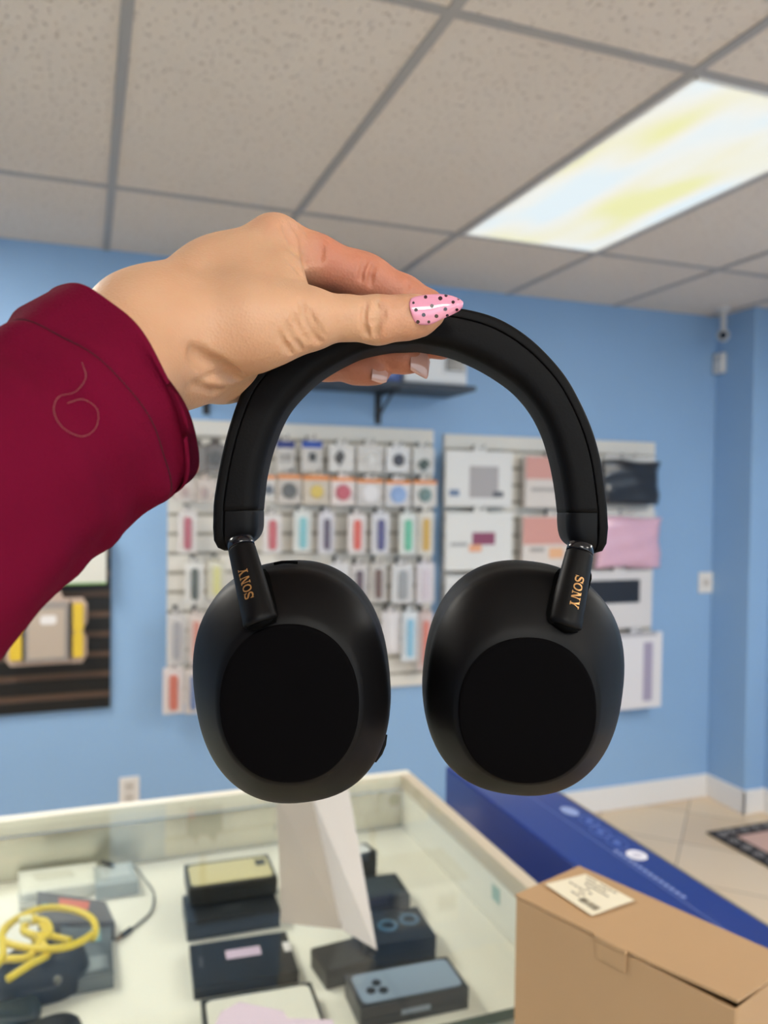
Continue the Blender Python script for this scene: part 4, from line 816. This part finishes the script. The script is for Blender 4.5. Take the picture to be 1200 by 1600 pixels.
pinky = chain([(385, 528, .364, 34), (460, 562, .358, 29), (510, 565, .352, 28), (560, 572, .346, 27), (583, 578, .344, 21), (592, 581, .343, 17)])
fing = index.copy()
for f_ in (middle, ring, pinky): fing = smin(fing, f_, .0012)
hand = smin(palm, fing, .005); hand = smin(hand, thumb, .0065)
# creases and hollows
def surf(px, py, skip=0):
    zs = np.arange(.21, .40, .0004); q = np.array([CF(px, py, z) for z in zs]); ii = ((q-lo)/HV).astype(int); ok = ((ii >= 0) & (ii < dims)).all(1)
    for z, i_, o_ in zip(zs, ii, ok):
        if o_ and z > skip and hand[i_[0], i_[1], i_[2]] < 0: return z
    return None
def crease(pts, r, k=.0014, depth=.35):
    P_ = spline(pts, 4); Q = []
    for p_ in P_:
        z = surf(p_[0], p_[1])
        if z: Q.append((p_[0], p_[1], z-r*.28*z/1259*(1-depth)))
    for i in range(len(Q)-1):
        f_ = math.sin(math.pi*(i+.5)/(len(Q)-1))**.5
        if abs(Q[i][2]-Q[i+1][2]) < .006: carve(hand, Q[i]+(r*f_,), Q[i+1]+(r*f_,), k)
for pts_, r_, k_ in [([(573, 472), (569, 490), (571, 512), (576, 526)], 2.0, .0016), ([(588, 470), (591, 488), (590, 506), (586, 524)], 2.6, .0018), ([(600, 474), (601, 488), (599, 502)], 1.3, .0012), ([(582, 480), (580, 495), (582, 510)], 1.1, .001),
    ([(470, 470), (476, 497), (490, 522), (500, 535)], 1.6, .002), ([(458, 488), (466, 512), (482, 533)], 1.5, .002), ([(448, 504), (456, 525), (470, 543)], 1.4, .002), ([(436, 518), (444, 536), (454, 550)], 1.1, .002), ([(484, 484), (492, 505), (506, 524)], 1.1, .0015),
    ([(457, 347), (470, 362), (477, 388), (478, 412)], 2.8, .003), ([(468, 349), (484, 364), (492, 388), (490, 410)], 2.2, .0025), ([(446, 352), (456, 372), (462, 396)], 2.0, .003), ([(498, 372), (504, 390), (500, 410)], 1.6, .002), ([(450, 405), (464, 418), (474, 432)], 1.5, .002),
    ([(574, 405), (566, 420), (564, 440)], 1.8, .0016), ([(586, 412), (580, 428), (579, 446)], 2.2, .0016), ([(640, 440), (637, 450), (637, 460)], 1.5, .0012),
    ([(302, 548), (322, 566), (350, 578), (372, 590)], 1.7, .005), ([(318, 590), (345, 588), (375, 592)], 1.2, .003), ([(300, 600), (325, 610), (345, 612)], 1.0, .003)]:
    crease(pts_, r_, k_)
def surface_nets(Fv):
    s = Fv < 0; n0, n1, n2 = np.array(Fv.shape)-1; cnt = np.zeros((n0, n1, n2), np.uint8); pos = np.zeros((n0, n1, n2, 3), np.float32)
    sub = lambda A_, o: A_[o[0]:o[0]+n0, o[1]:o[1]+n1, o[2]:o[2]+n2]
    for ax in range(3):
        e = [0, 0, 0]; e[ax] = 1; oth = [i for i in range(3) if i != ax]
        for p_ in (0, 1):
            for q in (0, 1):
                o = [0, 0, 0]; o[oth[0]] = p_; o[oth[1]] = q; o2 = [o[i]+e[i] for i in range(3)]; a, b = sub(Fv, o), sub(Fv, o2); cr = (a < 0) != (b < 0)
                idx = np.nonzero(cr); av, bv = a[idx], b[idx]; t_ = av/(av-bv); cnt[idx] += 1
                for d in range(3): pos[idx+(np.full(len(t_), d),)] += (o[d]+t_*e[d])
    cells = np.nonzero(cnt); N_ = len(cells[0]); vid = np.full((n0, n1, n2), -1, np.int64); vid[cells] = np.arange(N_)
    V_ = (np.stack(cells, 1)+pos[cells]/cnt[cells][:, None])*HV+lo; quads = []
    for ax in range(3):
        u, v = (ax+1) % 3, (ax+2) % 3; sa = [slice(None)]*3; sb = [slice(None)]*3; sa[ax] = slice(0, -1); sb[ax] = slice(1, None); A_, B_ = s[tuple(sa)], s[tuple(sb)]
        for sign in (0, 1):
            I_ = np.nonzero((A_ & ~B_) if sign else (~A_ & B_)); I_ = np.stack(I_, 1); ok = (I_[:, u] > 0) & (I_[:, v] > 0) & (I_[:, u] < Fv.shape[u]-1) & (I_[:, v] < Fv.shape[v]-1); I_ = I_[ok]
            def cid(du, dv): c_ = I_.copy(); c_[:, u] += du; c_[:, v] += dv; return vid[c_[:, 0], c_[:, 1], c_[:, 2]]
            q = np.stack([cid(-1, -1), cid(0, -1), cid(0, 0), cid(-1, 0)], 1); quads.append(q if sign else q[:, ::-1])
    return V_, np.concatenate(quads)
V_, Q_ = surface_nets(hand)
gi = np.clip(((V_-lo)/HV).astype(int), 0, dims-1); red = np.clip((palm[gi[:, 0], gi[:, 1], gi[:, 2]]-fing[gi[:, 0], gi[:, 1], gi[:, 2]])/.012+.25, 0, 1)
for _ in range(2):                            # light smoothing
    acc = np.zeros_like(V_); c_ = np.zeros(len(V_))
    for a_, b2 in ((0, 1), (1, 2), (2, 3), (3, 0)):
        np.add.at(acc, Q_[:, a_], V_[Q_[:, b2]]); np.add.at(acc, Q_[:, b2], V_[Q_[:, a_]]); np.add.at(c_, Q_[:, a_], 1); np.add.at(c_, Q_[:, b2], 1)
    V_ = V_*.5+.5*acc/c_[:, None]
VW = np.stack([V_[:, 0], V_[:, 1], -V_[:, 2]], 1)@CM.T+EYE
del palm, thumb, index, middle, ring, pinky, fing, hand
def skin_mat():
    m = bpy.data.materials.new('skin'); m.use_nodes = True; nt = m.node_tree; L = nt.links.new; b = nt.nodes['Principled BSDF']; I = b.inputs
    I['Roughness'].default_value = .48; I['Subsurface Weight'].default_value = .25; I['Subsurface Radius'].default_value = (1, .4, .2); I['Subsurface Scale'].default_value = .0035; I['Specular IOR Level'].default_value = .4
    at = nt.nodes.new('ShaderNodeAttribute'); at.attribute_name = 'redness'; tc = nt.nodes.new('ShaderNodeTexCoord')
    n = nt.nodes.new('ShaderNodeTexNoise'); n.inputs['Scale'].default_value = 45; n.inputs['Detail'].default_value = 6; L(tc.outputs['Object'], n.inputs[0])
    m1 = nt.nodes.new('ShaderNodeMix'); m1.data_type = 'RGBA'; m1.inputs[6].default_value = lin('C4926F'); m1.inputs[7].default_value = lin('D2A684'); L(n.outputs[0], m1.inputs[0])
    m2 = nt.nodes.new('ShaderNodeMix'); m2.data_type = 'RGBA'; L(at.outputs['Fac'], m2.inputs[0]); L(m1.outputs[2], m2.inputs[6]); m2.inputs[7].default_value = lin('C27C60'); L(m2.outputs[2], I['Base Color'])
    v = nt.nodes.new('ShaderNodeTexVoronoi'); v.inputs['Scale'].default_value = 900; L(tc.outputs['Object'], v.inputs[0]); w_ = nt.nodes.new('ShaderNodeTexNoise'); w_.inputs['Scale'].default_value = 260; w_.inputs['Detail'].default_value = 5; L(tc.outputs['Object'], w_.inputs[0])
    ad = nt.nodes.new('ShaderNodeMath'); ad.operation = 'ADD'; L(v.outputs[0], ad.inputs[0]); L(w_.outputs[0], ad.inputs[1]); bp = nt.nodes.new('ShaderNodeBump'); bp.inputs['Strength'].default_value = .22; bp.inputs['Distance'].default_value = .0006; L(ad.outputs[0], bp.inputs['Height']); L(bp.outputs[0], I['Normal'])
    return m
me = bpy.data.meshes.new('person'); me.from_pydata((VW-np.array(K(300, 560, .29))).tolist(), [], Q_.tolist()); me.materials.append(skin_mat())
at = me.attributes.new('redness', 'FLOAT', 'POINT'); at.data.foreach_set('value', red.astype(np.float32)); me.polygons.foreach_set('use_smooth', [True]*len(me.polygons))
person = bpy.data.objects.new('person', me); person.location = K(300, 560, .29); COL.objects.link(person)
tag(person, 'person reaching in from the left, crimson sleeve, pinching the headphone band', 'person')

# sleeve
m_sl2 = mat('crimson_knit', '660D28', .95, spec=.04, noise=.10, nscale=14, bump=.35, bscale=1400)
ctr_s = [(172, 627, .262, .0372), (158, 638, .259, .0366), (138, 653, .255, .0355), (80, 695, .245, .0342), (0, 752, .232, .0335), (-120, 845, .214, .034), (-260, 960, .195, .036), (-420, 1110, .175, .038)]
pts = spline(ctr_s, 10); cs = [K(p_[0], p_[1], p_[2]) for p_ in pts]; NS = 120; rings = []; L_ = 0; info = []
upc = Vector(CM@np.array([-.70, .71, 0])); Ls = [0]
for i in range(1, len(cs)): Ls.append(Ls[-1]+(cs[i]-cs[i-1]).length)
ax0 = Vector(CM@np.array([.62, .42, -.66])).normalized()
for i, (p_, c_) in enumerate(zip(pts, cs)):
    t_ = (cs[max(i-1, 0)]-cs[min(i+1, len(cs)-1)]).normalized() if i > 5 else ax0; s1 = (upc-t_*upc.dot(t_)).normalized(); s2 = t_.cross(s1).normalized(); rg = []
    for k in range(NS):
        a = 2*math.pi*k/NS; d = Ls[i]; r = p_[3]
        # low folds gathered on the lower side, fading towards the hem
        low = max(0, -math.cos(a-.35)); r += (.0017*math.sin(d*300+1.6*math.sin(a*2)+a*1.2)+.0011*math.sin(d*470-a*2.4))*(max(0, math.cos((a-2.3)*.62))**1.6)*min(1, d/.012)*math.exp(-(d/.04)**2)
        r += .0008*math.sin(3*a+d*60)+.0006*math.sin(5*a-d*90)+.0004*math.sin(9*a+d*40)
        r += .0004*math.exp(-(d/.004)**2)
        rg.append(c_+s1*r*math.cos(a)+s2*r*math.sin(a))
    rings.append(rg)
# finer rings near the hem so that the seam reads
fine = []
def interp(d):
    i = max(j for j in range(len(Ls)) if Ls[j] <= d+1e-9); i = min(i, len(Ls)-2); f_ = (d-Ls[i])/(Ls[i+1]-Ls[i]); return [rings[i][k].lerp(rings[i+1][k], f_) for k in range(NS)]
dd = [0, .0006, .002, .005, .009, .0125, .0135, .0142, .0148, .0155, .0165, .019]+list(np.arange(.023, Ls[-1], .0025))
for d in dd:
    rg = interp(d); c_ = sum(rg, Vector())/NS; g_ = -.00045*math.exp(-((d-.0145)/.0006)**2); fine.append([p_+(p_-c_).normalized()*g_ for p_ in rg])
def shrink(rg, q, off=0): c_ = sum(rg, Vector())/NS; return [p_+(c_-p_).normalized()*q+ax0*off for p_ in rg]
inner = [shrink(fine[12], .0020), shrink(fine[5], .0018), shrink(fine[1], .0016), shrink(fine[0], .0011, .0004), shrink(fine[0], .0005, .0005)]
bm = bmesh.new(); loft(bm, inner+fine, False, True); 
slv = mesh_obj('sleeve', bm, m_sl2, person, True); 
# dashed hem stitching
bm = bmesh.new(); hem = interp(.0145)
for k in range(0, NS):
    for f0 in (.05, .55):
        a, b_ = hem[k].lerp(hem[(k+1) % NS], f0), hem[k].lerp(hem[(k+1) % NS], f0+.3); c_ = sum(hem, Vector())/NS
        tube(bm, [a+(a-c_).normalized()*-.0002, b_+(b_-c_).normalized()*-.0002], .00022, 5)
mesh_obj('hem_stitching', bm, M('3E0614', .9), slv)
bm = bmesh.new(); 
def onsl(px, py): # a stray hair lies on the cloth
    q = K(px, py, .2)-Vector(EYE); q.normalize(); c_ = []
    for rg in fine:
        for p_ in rg:
            w_ = p_-Vector(EYE); dist = (w_-q*w_.dot(q)).length
            c_.append((dist, w_.length))
    near = [l_ for d_, l_ in c_ if d_ < .0022] or [min(c_)[1]]
    return Vector(EYE)+q*(min(near)-.0002)
_h = [onsl(x, y) for x, y in spline([(128, 566), (134, 590), (118, 612), (92, 620), (84, 642), (98, 668), (128, 682), (150, 668), (152, 640), (130, 624), (105, 630)], 4)]; _l = sorted((p_-Vector(EYE)).length for p_ in _h)[len(_h)//2]
_h = [Vector(EYE)+(p_-Vector(EYE)).normalized()*min(max((p_-Vector(EYE)).length, _l-.006), _l+.006) for p_ in _h]
tube(bm, _h, .00008, 4); mesh_obj('stray_hair', bm, M('8F5A52', .5), slv, True)

# nails
def nail(name, outline, z_of, th, bulge, m, parent, dots=None, label=None):
    # outline: stations (top xy, bottom xy); curved plate with thickness, convex towards the camera
    st = spline([o+i for o, i in outline], 8); n = 14; bm = bmesh.new(); G_ = []
    def pt(i, v, off):
        s_ = st[i]; x = s_[0]+(s_[2]-s_[0])*v; y = s_[1]+(s_[3]-s_[1])*v; u = i/(len(st)-1); wd = math.hypot(s_[2]-s_[0], s_[3]-s_[1])
        return K(x, y, z_of(u, x)-bulge*(1-(2*v-1)**2)*min(1, wd/24)+off)
    for off in (0, th):
        G_.append([[bm.verts.new(pt(i, j/n, off)) for j in range(n+1)] for i in range(len(st))])
    for g_ in G_:
        for i in range(len(st)-1):
            for j in range(n): bm.faces.new([g_[i][j], g_[i+1][j], g_[i+1][j+1], g_[i][j+1]])
    a, b_ = G_; NN = len(st)-1
    for i in range(NN):
        for j in (0, n): bm.faces.new([a[i][j], a[i+1][j], b_[i+1][j], b_[i][j]])
    for j in range(n):
        for i in (0, NN): bm.faces.new([a[i][j], a[i][j+1], b_[i][j+1], b_[i][j]])
    if dots:
        for (x, y, r) in dots:
            # nearest surface parameters
            best = min(((i, v) for i in range(len(st)) for v in [k/40 for k in range(41)]), key=lambda q: (st[q[0]][0]+(st[q[0]][2]-st[q[0]][0])*q[1]-x)**2+(st[q[0]][1]+(st[q[0]][3]-st[q[0]][1])*q[1]-y)**2)
            rg = []
            for k in range(14):
                an = 2*math.pi*k/14; xx, yy = x+r*math.cos(an), y+r*math.sin(an)
                i = min(range(len(st)), key=lambda q: abs((st[q][0]+st[q][2])/2-xx)); s_ = st[i]; v = (yy-s_[1])/(s_[3]-s_[1]+1e-6); v = min(.995, max(.005, v)); u = i/(len(st)-1); wd = abs(s_[3]-s_[1])
                rg.append(bm.verts.new(K(xx, s_[1]+(s_[3]-s_[1])*v, z_of(u, xx)-bulge*(1-(2*v-1)**2)*min(1, wd/24)-.00012)))
            f = bm.faces.new(rg); f.material_index = 1
    o = mesh_obj(name, bm, m, parent, False)
    o.data.polygons.foreach_set('use_smooth', [True]*len(o.data.polygons))
    if label: o['label'] = label
    return o
m_nail = mat('pink_polish', 'E79AB4', .12, coat=.8); m_dot = mat('dark_polish', '2E1420', .12, coat=.8); m_nat = mat('clear_pink_nail', 'DDAA9A', .12, coat=.8)
dots = [(650, 484, 2.9), (646, 473, 2), (653, 503, 2.9), (665, 464, 2.7), (662, 492, 3.0), (675, 478, 3.0), (688, 466, 3.3), (682, 494, 3.0), (696, 483, 2.9), (670, 503, 2.3), (708, 472, 2.6), (697, 461.5, 2.5), (714, 484, 2.4), (716, 467, 2), (699, 493, 2.2)]
nail('thumbnail', [((639, 473), (641, 488)), ((643, 466), (646, 501)), ((655, 462), (655, 507)), ((672, 460), (672, 507)), ((690, 459.5), (690, 499)), ((706, 462), (706, 492)), ((718, 467), (717, 486)), ((724, 472), (723, 480))], lambda u, x: .2918+.0016*u+(.0014*max(0, u-.5)), .0007, .0022, [m_nail, m_dot], person, dots, 'long pink thumbnail with black dots')
nail('fingernail', [((642, 553), (641, 578)), ((650, 550), (648, 583)), ((660, 549), (659, 589)), ((668, 554), (666, 592)), ((672, 566), (669, 588))], lambda u, x: .3355+.002*u, .0006, .0010, m_nat, person, label='long glossy ring fingernail')
nail('fingernail', [((582, 576), (580, 594)), ((590, 575), (588, 597)), ((600, 577), (597, 599)), ((607, 583), (604, 597))], lambda u, x: .3375+.0018*u, .0006, .0008, m_nat, person, label='glossy little fingernail')
nail('fingernail', [((690, 540), (688, 556)), ((700, 541), (698, 559)), ((710, 549), (709, 559))], lambda u, x: .3355, .0006, .0006, m_nat, person)
